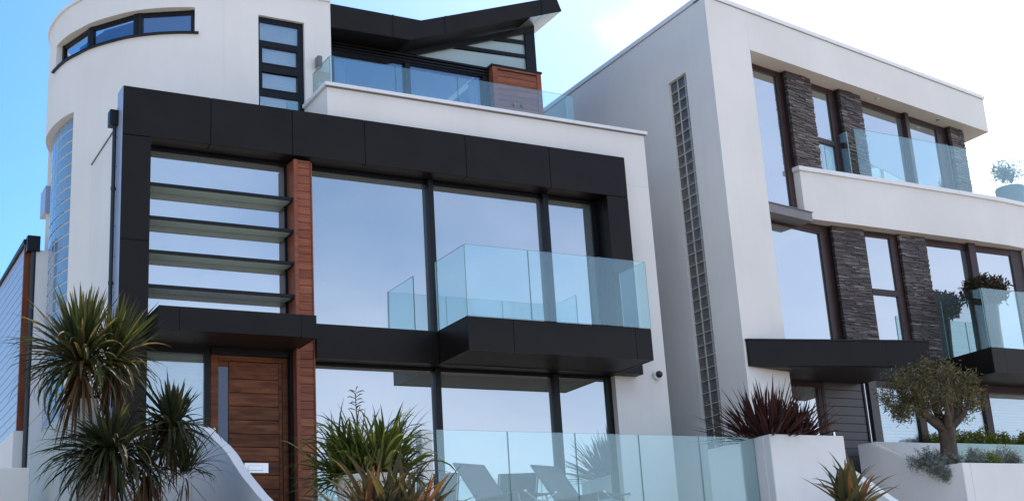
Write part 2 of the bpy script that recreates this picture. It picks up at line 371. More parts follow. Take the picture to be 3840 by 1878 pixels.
def blind_mesh(s0, s1, d, z0, z1, pitch=.05, F=W0):
    bm = BM(); z = z0
    while z < z1 - .005:
        zt = min(z + pitch * .94, z1)
        v = [bm.verts.new(F.p(*q)) for q in ((s0, d, z), (s1, d, z), (s1, d + .014, zt), (s0, d + .014, zt))]
        bm.faces.new(v)
        v2 = [bm.verts.new(F.p(*q)) for q in ((s0, d + .014, zt), (s1, d + .014, zt), (s1, d, z + pitch), (s0, d, z + pitch))]
        bm.faces.new(v2); z += pitch
    return bm

# ------------------------------------------------------------------ ground, terrace
bm = BM()
for v in ((-400, -400, -1.6), (400, -400, -1.6), (400, 400, -1.6), (-400, 400, -1.6)): bm.verts.new(v)
bm.faces.new(list(bm.verts)); struct(obj('ground', bm, M['concrete']))
struct(one('terrace', M['concrete'], None, (5.12, 13.26, 15.9, 18.2, -1.59, 1.75)))
struct(one('path', M['concrete'], None, (14.78, 17.28, 18.0, 19.2, -1.59, 1.89)))
struct(one('soil', M['soil'], None, (3.18, 4.96, 13.6, 17.6, -1.59, 1.2)))

# ================================================================== WHITE HOUSE WITH CHARCOAL FRAME
H = thing('house', 'white rendered house with charcoal framed front, curved corner and butterfly roof', 'house', (8.5, 20, 1.75))
fw = Path([(4.10, 18.22), (13.35, 18.22)])
obj('front_wall', wall(fw, -1.5, 7.70, [(0.35, 8.21, 4.70, 7.40), (0.35, 2.82, 1.75, 4.66), (2.82, 8.187, 1.75, 4.30)], .24), M['render'], H)
obj('side_wall', wall(Path([(4.10, 20.6), (4.10, 18.46)]), -1.5, 7.70, [], .2), M['render'], H)
one('roof_edge_flashing', M['lead'], H, (4.08, 4.12, 18.47, 20.3, 7.702, 7.716))
one('side_wall', M['render'], H, (13.10, 13.35, 18.46, 27, -1.5, 8.2))
one('flat_roof', M['coping'], H, (4.12, 7.26, 18.3, 19.2, 7.70, 7.74), (7.5, 13.1, 18.5, 27, 7.80, 7.95))
# roof terrace parapet with its coping
pp = Path([(7.27, 19.20), (7.27, 18.22), (13.35, 18.22), (13.35, 27)])
par = obj('parapet', wall(pp, 7.702, 8.70, [], .22), M['render'], H)
cp = BM()
edge = [(7.22, 19.20), (7.22, 18.165), (13.40, 18.165), (13.40, 27), (13.08, 27), (13.08, 18.50), (7.54, 18.50), (7.54, 19.20)]
plan(cp, edge, 8.705, 8.762)
obj('coping', cp, M['coping'], par)
for jx in (7.95, 9.95, 11.85, 12.62): one('coping_joint', M['mortar'], par, (jx, jx + .005, 18.1635, 18.18, 8.706, 8.761))
one('drip_shadow_gap', M['lead'], par, (7.245, 13.375, 18.19, 18.22, 8.69, 8.705))

# curved stair drum and upper wall
dp = [(5.9, 24.4), (5.2, 24.2), (4.55, 23.75), (4.1, 23.2), (3.84, 22.7), (3.72, 22.3), (3.68, 22.0), (3.69, 21.6), (3.74, 21.25), (3.81, 20.98), (3.91, 20.74), (4.02, 20.48), (4.16, 20.26), (4.32, 20.05), (4.49, 19.85), (4.67, 19.69),
      (4.87, 19.55), (5.08, 19.43), (5.29, 19.335), (5.5, 19.265), (5.7, 19.23), (5.9, 19.215), (6.1, 19.21), (7.755, 19.21)]
def smooth_path(p, k0, k1, sub=4):
    out = list(p[:k0])
    for i in range(k0, k1):
        a, b, c, d = [Vector(p[min(max(j, 0), len(p) - 1)]) for j in (i - 1, i, i + 1, i + 2)]
        for t in range(sub):
            t /= sub; out.append(tuple(.5 * ((2 * b) + (c - a) * t + (2 * a - 5 * b + 4 * c - d) * t * t + (3 * b - a - 3 * c + d) * t ** 3)))
    return out + list(p[k1:])
dpth = Path(smooth_path(dp, 0, len(dp) - 2))
sR, sL = dpth.near((5.44, 19.285)), dpth.near((3.705, 21.5))
gR, gL = dpth.near((3.888, 20.80)), dpth.near((3.84, 22.7))
tL, tR = dpth.near((6.48, 19.21)), dpth.near((7.28, 19.21))
drum = obj('curved_wall', wall(dpth, 6.9, 10.74, [(sL, sR, 9.795, 10.24), (gL, gR, 6.0, 8.78), (tL, tR, 7.9, 10.27)], .16), M['render'], H, smooth=False)
low = obj('curved_wall', wall(dpth, -1.5, 6.9, [(gL, gR, 1.5, 7.0)], .16, s1=dpth.near((4.6, 19.75))), M['render'], H)
for o in (drum, low):
    for p in o.data.polygons: p.use_smooth = abs(p.normal.z) < .5
    o.data.set_sharp_from_angle(angle=R(35))
def band(name, pth, off0, off1, z0, z1, s0, s1, m, parent, n=60):
    bm = BM(); rows = []
    for i in range(n + 1):
        u = s0 + (s1 - s0) * i / n; a = pth.at(u, off0); b = pth.at(u, off1)
        rows.append([bm.verts.new((a.x, a.y, z0)), bm.verts.new((b.x, b.y, z0)), bm.verts.new((b.x, b.y, z1)), bm.verts.new((a.x, a.y, z1))])
    for a, b in zip(rows, rows[1:]):
        for k in range(4): bm.faces.new((a[k], a[(k + 1) % 4], b[(k + 1) % 4], b[k]))
    bm.faces.new(rows[0]); bm.faces.new(rows[-1][::-1])
    return obj(name, bm, m, parent)
band('coping', dpth, -.035, .2, 10.742, 10.80, 0, dpth.L[-1] - .005, M['coping'], drum, 90)
band('sill', dpth, -.045, .13, 9.762, 9.793, sL - .1, sR + .06, M['frame'], drum)
# ribbon window: three straight lights chorded inside the curve
rw = obj('ribbon_window', BM(), M['frame'], H)
rpts = [dpth.at(sL + .02, .10), dpth.at(dpth.near((3.985, 20.57)), .10), dpth.at(dpth.near((4.60, 19.76)), .10), dpth.at(sR - .015, .10)]
frb = BM()
for i in range(3):
    a, b = rpts[i], rpts[i + 1]; ln = (b - a).length; F = Fr(a.x, a.y, math.atan2(b.y - a.y, b.x - a.x))
    box(frb, 0, ln, 0, .05, 10.165, 10.238, F); box(frb, 0, ln, 0, .05, 9.797, 9.835, F)
    l0, l1 = (.06, ln - .07) if i == 0 else (.07, ln - .08) if i == 1 else (.08, ln - .05)
    box(frb, 0.002, l0, -.012, .055, 9.8, 10.236, F); box(frb, l1, ln - .002, -.012, .055, 9.8, 10.236, F)
    one('pane', M['pane_mid'], rw, (l0, l1, .02, .035, 9.83, 10.17), F=F)
    one('backing', M['room'], rw, (l0 - .05, l1 + .05, .30, .32, 9.7, 10.3), F=F)
fill(rw, frb)
# curved glass-block window
gbw = obj('glass_block_window', BM(), M['mortar'], H)
mb, fb = BM(), BM(); pitch = .2; k = 0; u = gR - .004
while u > gL + .02:
    un = max(u - pitch, gL)
    z = 8.78
    while z > 1.6:
        a = dpth.at(u - .009, .13); b = dpth.at(un + .009, .13)
        a2 = dpth.at(u - .02, .115); b2 = dpth.at(un + .02, .115)
        q = [fb.verts.new((p.x, p.y, zz)) for p, zz in ((b, z - pitch + .009), (a, z - pitch + .009), (a, z - .009), (b, z - .009))]
        q2 = [fb.verts.new((p.x, p.y, zz)) for p, zz in ((b2, z - pitch + .02), (a2, z - pitch + .02), (a2, z - .02), (b2, z - .02))]
        fb.faces.new(q2)
        for i in range(4): fb.faces.new((q[i], q[(i + 1) % 4], q2[(i + 1) % 4], q2[i]))
        z -= pitch
    u = un
obj('glass_blocks', fb, M['block_b'], gbw)
rows = []
n = 40
for i in range(n):
    u0 = gL + (gR - gL) * i / n; u1 = gL + (gR - gL) * (i + 1) / n
    a, b = dpth.at(u0, .127), dpth.at(u1, .127)
    mb.faces.new([mb.verts.new((p.x, p.y, z)) for p, z in ((a, 1.5), (b, 1.5), (b, 8.8), (a, 8.8))])
fill(gbw, mb)
gbw.data.materials.append(M['mortar']) if not gbw.data.materials else None
one('vent_box', M['pale_blue'], H, (3.80, 4.05, 22.58, 23.05, 7.64, 8.10))

# tall staircase window beside the roof terrace
tw = obj('stair_window', BM(), M['frame'], H)
tb = BM(); X0, X1 = 6.485, 7.275
for z0, z1 in ((10.19, 10.268), (9.735, 9.85), (9.29, 9.445), (8.87, 8.99), (7.92, 8.0)): box(tb, X0, X1, 19.27, 19.33, z0, z1)
box(tb, X0, 6.52, 19.268, 19.332, 7.92, 10.268); box(tb, 7.195, X1, 19.268, 19.332, 7.92, 10.268)
for z0, z1 in ((9.43, 9.76), (8.975, 9.31)): box(tb, 6.52, 6.56, 19.262, 19.31, z0, z1); box(tb, 7.165, 7.195, 19.262, 19.31, z0, z1); box(tb, 6.56, 7.165, 19.262, 19.31, z0, z0 + .02); box(tb, 6.56, 7.165, 19.262, 19.31, z1 - .02, z1)
fill(tw, tb)
for z0, z1 in ((9.85, 10.19), (9.445, 9.735), (8.99, 9.29), (8.0, 8.87)):
    one('pane', M['pane_clear'], tw, (6.52, 7.195, 19.30, 19.31, z0, z1))
obj('blind', blind_mesh(6.5, 7.2, 19.345, 7.9, 10.26, .035), M['blind'], tw)
one('wall_return', M['render'], H, (7.50, 7.755, 19.372, 19.72, 7.0, 10.28))

# charcoal cladding frame made of panels
cf = obj('cladding_frame', BM(), M['clad'], H)
cb = BM(); G = .004
xs = [4.046, 5.333, 6.60, 7.80, 9.58, 11.18, 12.725]
for a, b in zip(xs, xs[1:]): box(cb, a + (G if a > 4.1 else 0), b - (G if b < 12.7 else 0), 18.0, 18.215, 7.37, 8.115)
zsl = [-1.4, 2.2, 5.80, 7.366]
for a, b in zip(zsl, zsl[1:]):
    box(cb, 4.046, 4.456, 18.0, 18.215, a, b - G)
    box(cb, 4.046, 4.096, 18.218, 18.32, a, b - G)
box(cb, 4.046, 4.096, 18.218, 18.32, 7.37, 8.112)
for a, b in ((4.76, 7.366),): box(cb, 12.29, 12.725, 18.0, 18.215, a, b - G)
for a, b in ((6.925, 8.93), (8.93, 12.725)): box(cb, a + G, b - G, 18.0, 18.215, 4.243, 4.757)
bevel(cb, .004); fill(cf, cb)
one('backing', M['joint'], cf, (4.06, 12.71, 18.03, 18.20, 7.40, 8.09), (4.06, 4.44, 18.03, 18.20, -1.3, 7.40), (12.31, 12.71, 18.03, 18.20, 4.26, 7.40), (6.94, 12.30, 18.03, 18.20, 4.26, 4.74))
one('side_sheen', M['pale_blue'], cf, (4.036, 4.0445, 18.004, 18.318, 1.4, 8.11))  # added plate; its pale colour paints the sky reflection on the charcoal side
one('soffit_lining', M['frame'], cf, (4.456, 12.29, 18.216, 18.43, 7.368, 7.398), (4.452, 4.458, 18.216, 18.43, 1.75, 7.368), (12.288, 12.306, 18.216, 18.43, 4.757, 7.368), (6.925, 12.29, 18.216, 18.45, 4.705, 4.757), (6.925, 12.285, 18.222, 18.42, 4.245, 4.297))
for zz in np.arange(2.0, 8.0, .45): one('rivet', M['black'], cf, (4.030, 4.0358, 18.27, 18.285, zz, zz + .016))

def glazing(name, x0, x1, z0, z1, y, bars_v, head, sill, jambL, jambR, pane_m, fm, parent, bar_d=.12, F=W0):
    """front glazing: frame mesh with one pane per light"""
    wdw = obj(name, BM(), fm, parent); b = BM()
    box(b, x0, x1, y - .03, y + .05, z1 - head, z1, F); box(b, x0, x1, y - .03, y + .05, z0, z0 + sill, F)
    ed = [x0 + jambL] + [e for v in bars_v for e in v] + [x1 - jambR]
    if jambL: box(b, x0, x0 + jambL, y - .034, y + .052, z0, z1, F)
    if jambR: box(b, x1 - jambR, x1, y - .034, y + .052, z0, z1, F)
    for a, c in bars_v: box(b, a, c, y - bar_d, y + .052, z0 + .002, z1 - .002, F)
    bevel(b, .004); fill(wdw, b)
    for i in range(0, len(ed), 2): one('pane', pane_m, wdw, (ed[i] - .004, ed[i + 1] + .004, y, y + .014, z0 + sill - .004, z1 - head + .004), F=F)
    return wdw
glazing('picture_window', 6.925, 12.288, 4.757, 7.368, 18.40, [(9.005, 9.10), (11.165, 11.27)], .066, .075, .10, .11, M['pane'], M['frame'], H)
glazing('terrace_window', 6.925, 12.285, 1.75, 4.243, 18.37, [(8.985, 9.08), (11.12, 11.23)], .045, .06, .09, .12, M['pane'], M['frame'], H, .09)
glazing('louvred_window', 4.458, 6.66, 4.72, 7.368, 18.40, [], .06, .06, .05, .07, M['pane_louvre'], M['frame'], H)
for zt in (6.72, 6.215, 5.708, 5.202):
    lv = one('louvre', M['frame'], H, (4.462, 6.635, 18.10, 18.135, zt - .050, zt), bv=.003)
    one('blade', M['blade'], lv, (4.462, 6.60, 18.137, 18.397, zt - .050, zt - .012))
    one('bracket', M['black'], lv, (6.60, 6.628, 18.137, 18.366, zt - .07, zt - .004))
# cedar column between window and glazing
cl = obj('timber_column', BM(), M['wood'], H); b = BM(); z = 1.75
while z < 7.28:
    box(b, 6.690, 6.905, 18.075, 18.42, z, min(z + .118, 7.29)); z += .124
bevel(b, .003); fill(cl, b)
one('corner_trim', M['wood'], cl, (6.632, 6.688, 18.05, 18.42, 1.75, 7.33), (6.9065, 6.926, 18.06, 18.214, 1.75, 7.30))
one('cap', M['wood'], cl, (6.690, 6.905, 18.075, 18.42, 7.292, 7.33))
one('core', M['joint'], cl, (6.70, 6.89, 18.09, 18.41, 1.75, 7.285))
# entrance canopy
cn = obj('canopy', BM(), M['clad'], H); b = BM()
for a, c in ((4.440, 4.72), (4.72, 6.45), (6.45, 6.684)): box(b, a + (G if a > 4.5 else 0), c - G * .5, 17.35, 17.40, 4.372, 4.70)
box(b, 4.440, 4.46, 17.402, 17.998, 4.372, 4.70); box(b, 6.664, 6.684, 17.402, 18.04, 4.372, 4.70)
fill(cn, b)
one('canopy_soffit', M['soffit'], cn, (4.461, 6.663, 17.402, 18.36, 4.376, 4.40))
one('canopy_top', M['lead'], cn, (4.461, 6.663, 17.402, 18.36, 4.67, 4.69))
# entrance: blind window and timber door
ew = glazing('entrance_window', 4.458, 5.43, 1.9, 4.37, 18.32, [], .09, .08, .02, .085, M['pane_clear'], M['frame'], H)
obj('blind', blind_mesh(4.5, 5.36, 18.36, 1.95, 4.3, .05), M['blind'], ew)
dr = one('door', M['door'], H, (5.432, 5.545, 18.30, 18.40, 1.9, 4.277), (6.505, 6.585, 18.30, 18.40, 1.9, 4.277), (5.547, 6.503, 18.302, 18.40, 4.20, 4.275), bv=.004)
one('sidelight', M['pane_dark'], dr, (5.552, 5.70, 18.345, 18.36, 2.98, 4.12))
for z0, z1 in ((4.122, 4.198), (1.9, 2.978)): one('sidelight_rail', M['door'], dr, (5.547, 5.70, 18.325, 18.40, z0, z1), bv=.003)
b = BM(); zz = [1.92, 2.17, 2.37, 2.568, 2.76, 2.963, 3.154, 3.349, 3.55, 3.744, 3.943, 4.196]
for a, c in zip(zz, zz[1:]): box(b, 5.705, 6.45, 18.325, 18.39, a + .004, c - .003)
box(b, 6.453, 6.502, 18.322, 18.39, 1.92, 4.196)
bevel(b, .003); obj('door_leaf', b, M['door'], dr)
one('door_backing', M['joint'], dr, (5.55, 6.50, 18.385, 18.41, 1.9, 4.25))
lb = one('letter_box', M['steel'], dr, (5.93, 6.285, 18.312, 18.324, 2.595, 2.742), bv=.004)
b = BM(); tube(b, [(5.478, 18.285, 3.193), (5.478, 18.30, 3.193)], .028, 16); obj('doorbell', b, M['steel'], dr)
one('letter_flap', M['steel'], dr, (5.98, 6.20, 18.304, 18.3115, 2.63, 2.70), bv=.006)
one('dark_reveal', M['frame'], H, (6.586, 6.631, 18.2, 18.42, 1.75, 4.37), (5.432, 6.63, 18.24, 18.42, 4.279, 4.372))

# projecting balcony with glass balustrade
bl = obj('balcony', BM(), M['clad'], H); b = BM()
for a, c in ((8.93, 9.70), (9.70, 11.93), (11.93, 12.236)): box(b, a + G * (a > 9), c - G * (c < 12.2), 17.0, 17.04, 4.243, 4.757)
box(b, 8.93, 8.96, 17.042, 17.998, 4.243, 4.757); box(b, 12.206, 12.236, 17.042, 17.998, 4.243, 4.757)
fill(bl, b)
one('balcony_soffit', M['soffit'], bl, (8.962, 12.204, 17.042, 17.996, 4.252, 4.275))
one('balcony_deck', M['lead'], bl, (8.962, 12.204, 17.042, 17.996, 4.70, 4.745))
b = BM()
for i in range(18): box(b, 8.965, 12.2, 17.045 + i * .053, 17.047 + i * .053 + .003, 4.2495, 4.2525)
obj('soffit_board_joint', b, M['joint'], bl)
for a, c in ((8.915, 10.01), (10.02, 11.115), (11.125, 12.21)): glass_panel(bl, W0, a, c, 16.955, 16.97, 4.757, 5.865)
glass_panel(bl, W0, 8.915, 8.93, 16.985, 17.985, 4.757, 5.865); glass_panel(bl, W0, 12.195, 12.21, 16.985, 17.70, 4.757, 5.865)

# glazed roof pavilion under the butterfly roof
rf = obj('butterfly_roof', BM(), M['clad'], H); b = BM()
fa = [(7.762, 10.284), (9.249, 10.31), (12.448, 11.482), (12.343, 11.757), (9.477, 10.729), (7.764, 10.726)]
prism(b, [(x, 19.215, z) for x, z in fa], (0, 6.5, 0)); fill(rf, b)
for x, zl, zh in ((8.93, 10.31, 10.735), (9.96, 10.57, 10.905), (12.02, 11.325, 11.645)):
    b = BM(); prism(b, [(x - .012, 19.205, zl), (x + .012, 19.205, zl), (x + .012, 19.205, zh), (x - .012, 19.205, zh)], (0, .0095, 0)); obj('fascia_joint', b, M['frame'], rf)
b = BM()
def onslope(x): return 10.31 + (x - 9.249) * (11.482 - 10.31) / (12.448 - 9.249)
for x0, x1, y0, y1 in ((11.75, 12.02, 19.23, 19.72), (12.03, 12.43, 19.23, 19.90), (12.12, 12.43, 19.91, 24)):
    prism(b, [(x0, y0, onslope(x0) - .004), (x1, y0, onslope(x1) - .004), (x1, y1, onslope(x1) - .004), (x0, y1, onslope(x0) - .004)], (0, 0, -.008))
obj('soffit_panel', b, M['zinc'], rf)
pv = obj('roof_pavilion', BM(), M['frame'], H); b = BM(); y = 19.73
def poly(bm, pts, y0, y1): prism(bm, [(x, y0, z) for x, z in pts], (0, y1 - y0, 0))
poly(b, [(9.35, 10.30), (12.11, 11.345), (12.11, 11.215), (9.60, 10.30)], 19.70, 19.82)           # raking beam
poly(b, [(11.90, 10.30), (12.11, 10.30), (12.11, 11.212), (11.90, 11.135)], 19.71, 19.82)           # corner post
poly(b, [(10.27, 10.59), (11.898, 10.645), (11.898, 10.70), (10.45, 10.66)], 19.72, 19.80)
poly(b, [(11.10, 10.895), (11.898, 10.925), (11.898, 10.99), (11.30, 10.97)], 19.72, 19.80)
poly(b, [(7.76, 10.105), (12.11, 10.105), (12.11, 10.298), (7.76, 10.298)], 19.72, 19.84)
for i, zz in enumerate((10.13, 10.18, 10.235)): box(b, 7.8, 11.06, 19.695 - .012 * i, 19.72, zz, zz + .03)
poly(b, [(9.358, 7.95), (9.456, 7.95), (9.456, 10.103), (9.358, 10.103)], 19.70, 19.82)
poly(b, [(10.925, 7.95), (11.10, 7.95), (11.10, 10.103), (10.925, 10.103)], 19.70, 19.84)
poly(b, [(7.76, 7.95), (8.012, 7.95), (8.012, 10.103), (7.76, 10.103)], 19.72, 19.84)
fill(pv, b)
for pts in ([(9.60, 10.30), (10.32, 10.572), (11.90, 10.64), (11.90, 10.30)], [(10.45, 10.668), (11.12, 10.876), (11.90, 10.93), (11.90, 10.70)], [(11.28, 10.975), (11.90, 11.20), (11.90, 10.99)]):
    b = BM(); poly(b, pts, 19.765, 19.775); obj('gable_pane', b, M['frost'], pv)
for a, c in ((8.012, 9.36), (9.456, 10.927)): one('sliding_pane', M['pane_mid'], pv, (a, c, 19.77, 19.785, 7.95, 10.105))
for cx0, cx1 in ((8.02, 8.31), (10.76, 10.92)):
    b = BM(); nn = 40; pr = None
    for i in range(nn + 1):
        x = cx0 + (cx1 - cx0) * i / nn; yy = 19.95 + .03 * math.sin(i * 1.15) + .012 * math.sin(i * 2.7)
        q = (b.verts.new((x, yy, 7.95)), b.verts.new((x, yy, 10.02)))
        if pr: b.faces.new((pr[0], q[0], q[1], pr[1]))
        pr = q
    obj('curtain', b, M['curtain'], pv, smooth=True)
one('room_interior', M['room'], pv, (7.77, 12.08, 22.0, 22.1, 7.95, 10.3), (7.77, 7.8, 19.85, 22, 7.95, 10.28), (12.05, 12.08, 20.55, 22, 7.95, 10.28), (7.8, 12.05, 19.85, 22, 7.952, 7.97))
one('pavilion_wall', M['clad'], pv, (12.0, 12.1, 19.85, 25.6, 7.95, 11.1))
tbx = obj('timber_box', BM(), M['wood'], H); b = BM(); z = 7.96
while z < 10.2:
    box(b, 11.155, 11.995, 19.562, 20.5, z, min(z + .112, 10.225)); z += .118
bevel(b, .003); fill(tbx, b)
one('corner_trim', M['wood'], tbx, (11.055, 11.152, 19.55, 20.5, 7.95, 10.262), (11.998, 12.09, 19.55, 20.5, 7.95, 10.262), (11.153, 11.997, 19.555, 20.5, 10.228, 10.262))
one('core', M['joint'], tbx, (11.10, 12.04, 19.58, 20.49, 7.95, 10.25))
one('cap', M['frame'], tbx, (11.03, 12.11, 19.535, 20.5, 10.264, 10.30))
# roof terrace balustrade
gb = obj('terrace_balustrade', BM(), M['steel'], H); b = BM(); box(b, 7.40, 11.93, 18.262, 18.285, 8.763, 8.785); fill(gb, b)
for a, c in ((7.352, 8.49), (8.502, 9.632), (9.643, 10.79), (10.802, 11.93)): glass_panel(gb, W0, a, c, 18.265, 18.28, 8.785, 9.268)
glass_panel(gb, W0, 7.345, 7.36, 18.30, 19.03, 8.764, 9.268); glass_panel(gb, W0, 11.80, 11.815, 18.30, 22.5, 8.0, 9.24)
b = BM()
for zz in (8.93, 8.80):
    tube(b, [(10.72, 18.24, zz), (10.72, 18.262, zz)], .03, 14); tube(b, [(10.88, 18.24, zz), (10.88, 18.262, zz)], .03, 14)
obj('clamp', b, M['pot'], gb)
# drainpipe with hopper
dn = obj('drainpipe', BM(), M['black'], H); b = BM(); tube(b, [(4.0, 18.30, 7.56), (4.0, 18.30, -1.4)], .03, 12)
for zz in (6.6, 5.2, 3.8): tube(b, [(4.0, 18.30, zz), (4.0, 18.30, zz + .05)], .036, 12)
fill(dn, b)
one('hopper', M['frame'], dn, (3.915, 4.038, 18.22, 18.38, 7.575, 7.815), bv=.004)
# side wall behind the drum: boarded part, trim and second drainpipe
sd_ = one('boarded_side', M['board'], H, *[(3.46, 3.56, 22.26, 25.2, 3.83 + i * .153, 3.83 + i * .153 + .142) for i in range(20)])
one('corner_trim', M['trim'], sd_, (3.44, 3.60, 22.19, 22.255, 3.80, 6.93))
one('board_backing', M['trim'], sd_, (3.50, 3.60, 22.27, 25.2, 3.80, 6.89))
b = BM(); prism(b, [(3.42, 22.18, 6.90), (3.42, 25.25, 6.90), (3.42, 25.25, 6.93), (3.42, 22.18, 6.98)], (.24, 0, 0)); obj('verge', b, M['frame'], sd_)
one('plinth', M['render'], H, (3.40, 3.62, 22.2, 26.2, -1.5, 3.79))
one('side_wall', M['render'], H, (3.60, 3.8, 22.05, 26.2, -1.5, 6.77))
d2 = obj('drainpipe', BM(), M['black'], H); b = BM(); tube(b, [(3.57, 22.08, 6.76), (3.57, 22.08, 0)], .045, 12); fill(d2, b)
one('hopper', M['frame'], d2, (3.45, 3.655, 22.0, 22.16, 6.74, 7.0), bv=.004)

# things fixed to the white house
lm = one('wall_light', M['lead'], None, (7.45, 7.535, 19.06, 19.19, 9.445, 9.645), bv=.012)
tag(lm, 'small square steel wall light above the roof terrace beside the tall window', 'wall light')
one('light_base', M['black'], lm, (7.47, 7.515, 19.19, 19.21, 9.50, 9.60)); one('lens', M['frost'], lm, (7.46, 7.525, 19.07, 19.18, 9.438, 9.4445))
sc_ = BM(); lathe(sc_, [(.065, 0), (.085, .005), (.085, .04), (.075, .055)], (0, 0, 0), 24)
cmo = obj('security_camera', sc_, M['white'], None, smooth=False); cmo.rotation_euler = (R(90), 0, 0); cmo.location = (13.137, 18.22, 4.285)
tag(cmo, 'round white dome security camera with black lens on the white wall by the balcony', 'security camera')
sc_ = BM(); lathe(sc_, [(.062, .05), (.06, .075), (.048, .10), (.025, .115)], (.015, .01, 0), 24); ob_ = obj('lens_dome', sc_, M['black'], cmo, smooth=True)

# ================================================================== WHITE HOUSE WITH SLATE PIERS
K = thing('house', 'white box shaped house with dark stacked slate piers and overhanging flat roof', 'house', (18, 21, 1.9))
def ft(a, d): q = FT.p(a, d, 0); return (q.x, q.y)
sp_ = Path([(14.506, 30), (14.506, 17.952)])
gb0, gb1 = 30 - 18.85, 30 - 18.285
obj('side_wall', wall(sp_, -1.5, 11.36, [(gb0, gb1, 2.0, 10.16)], .30), M['render'], K)
b = BM(); plan(b, [ft(0, 0), ft(1.15, 0), (ft(1.15, 0)[0], 18.38), (14.506, 17.95)], -1.5, 11.36); obj('front_pier', b, M['render'], K)
b = BM(); e0, e1 = ft(1.153, 0), ft(9.36, 0); plan(b, [e0, e1, (e1[0], e1[1] + 8), (14.82, e1[1] + 8), (14.82, 18.40), (e0[0], 18.40)], 10.567, 11.36)
rs = obj('roof_slab', b, M['render'], K)
b = BM(); q0, q1 = ft(-.035, -.03), ft(9.395, -.03); plan(b, [(14.475, q0[1]), q1, (q1[0], q1[1] + 8.1), (14.475, 30)], 11.375, 11.46); obj('coping', b, M['coping'], rs)
one('drip_shadow_gap', M['lead'], rs, (0.01, 9.35, .004, .3, 11.36, 11.375), F=FT)
for a in (1.55, 4.75, 6.3, 9.0): one('coping_joint', M['mortar'], rs, (a, a + .006, -.0315, -.02, 11.376, 11.459), F=FT)
for yy in (18.6, 21.0, 23.5): one('coping_joint', M['mortar'], rs, (14.4735, 14.49, yy, yy + .006, 11.376, 11.459))
b = BM(); lathe(b, [(.05, 0), (.045, -.012)], (ft(7.6, .17)[0], ft(7.6, .17)[1], 10.566), 16); obj('downlight', b, M['steel'], rs)
b = BM(); lathe(b, [(.05, 0), (.045, -.012)], (ft(5.4, .17)[0], ft(5.4, .17)[1], 10.566), 16); obj('downlight', b, M['steel'], rs)
# glass block slot in the side wall
gs = one('glass_block_window', M['mortar2'], K, (14.575, 14.61, 18.285, 18.85, 2.0, 10.16))
b = BM(); z = 10.155
while z > 2.1:
    for y0, y1 in ((18.29, 18.375), (18.385, 18.61), (18.62, 18.845)):
        r_ = .012; dz = .215
        q = [b.verts.new((14.572, yy, zz)) for yy, zz in ((y0, z - dz + .01), (y1, z - dz + .01), (y1, z), (y0, z))]
        m_ = [b.verts.new((14.556, yy, zz)) for yy, zz in ((y0 + r_, z - dz + .01 + r_), (y1 - r_, z - dz + .01 + r_), (y1 - r_, z - r_), (y0 + r_, z - r_))]
        ww = (y1 - y0) * .27
        c_ = [b.verts.new((14.570, yy, zz)) for yy, zz in ((y0 + ww, z - dz + .06), (y1 - ww, z - dz + .06), (y1 - ww, z - .05), (y0 + ww, z - .05))]
        for i in range(4):
            b.faces.new((q[i], q[(i + 1) % 4], m_[(i + 1) % 4], m_[i])); b.faces.new((m_[i], m_[(i + 1) % 4], c_[(i + 1) % 4], c_[i]))
        b.faces.new(c_)
    z -= .215
gbk = obj('glass_blocks', b, M['block_d'], gs)
b = BM(); z = 10.155
while z > 2.1: box(b, 14.540, 14.5745, 18.285, 18.85, z - .009, z + .002); z -= .215
for yy in (18.375, 18.61): box(b, 14.5405, 14.574, yy, yy + .01, 2, 10.155)
obj('mortar_joint', b, M['mortar2'], gs)

def slate_pier(name, F, s0, s1, d0, d1, z0, z1, wrap=False):
    o = obj(name, BM(), M['slate'], K); b = BM(); z = z0; rnd = random.Random(int(s0 * 100))
    while z < z1 - .004:
        h = min(rnd.choice((.012, .015, .018, .022, .028)), z1 - z); a = s0
        while a < s1 - .001:
            ln = rnd.uniform(.08, .36); e = min(a + ln, s1)
            if s1 - e < .06: e = s1
            pr = rnd.uniform(0, .026)
            box(b, a + .0015, e - .0015, d0 - pr, d0 + .05, z + .001, z + h - .001, F); a = e
        if wrap:
            a = d0 + .05
            while a < d1:
                e = min(a + rnd.uniform(.1, .35), d1); pr = rnd.uniform(0, .026); box(b, s1 - .05, s1 + pr, a + .001, e - .001, z + .001, z + h - .001, F); a = e
        z += h
    fill(o, b)
    one('core', M['joint'], o, (s0 + .004, s1 - .004, d0 + .02, d1, z0, z1), F=F)
    return o
slate_pier('slate_pier', FT, 2.50, 3.275, .27, .55, 8.47, 10.564)
slate_pier('slate_pier', FT, 4.20, 4.92, .27, .55, 7.9, 10.564)
slate_pier('slate_pier', FT, 8.18, 8.71, .27, 2.5, 7.9, 10.564, True)
YL = Fr(0, 18.4)
slate_pier('slate_pier', YL, 17.765, 18.595, 0, .3, 4.80, 7.493)
slate_pier('slate_pier', YL, 19.545, 20.275, 0, .3, 4.60, 7.493)
glazing('upper_window', 1.153, 2.498, 7.552, 10.562, .42, [], .12, .03, .02, .17, M['pane'], M['frame2'], K, F=FT)
w2 = glazing('upper_window', 3.277, 4.198, 7.92, 10.562, .42, [], .12, .05, .06, .22, M['pane'], M['frame2'], K, F=FT)
one('transom', M['frame2'], w2, (3.34, 3.97, .378, .46, 9.292, 9.39), F=FT)
glazing('upper_window', 4.922, 8.178, 7.92, 10.562, .42, [(6.54, 6.66)], .12, .05, .05, .36, M['pane'], M['frame2'], K, F=FT)
glazing('lower_window', 1.153, 3.40, 4.85, 7.36, .44, [], .05, .05, .02, .30, M['pane'], M['frame2'], K, F=FT)
one('spandrel', M['lead'], K, (1.153, 2.47, .05, .40, 7.36, 7.535), F=FT)
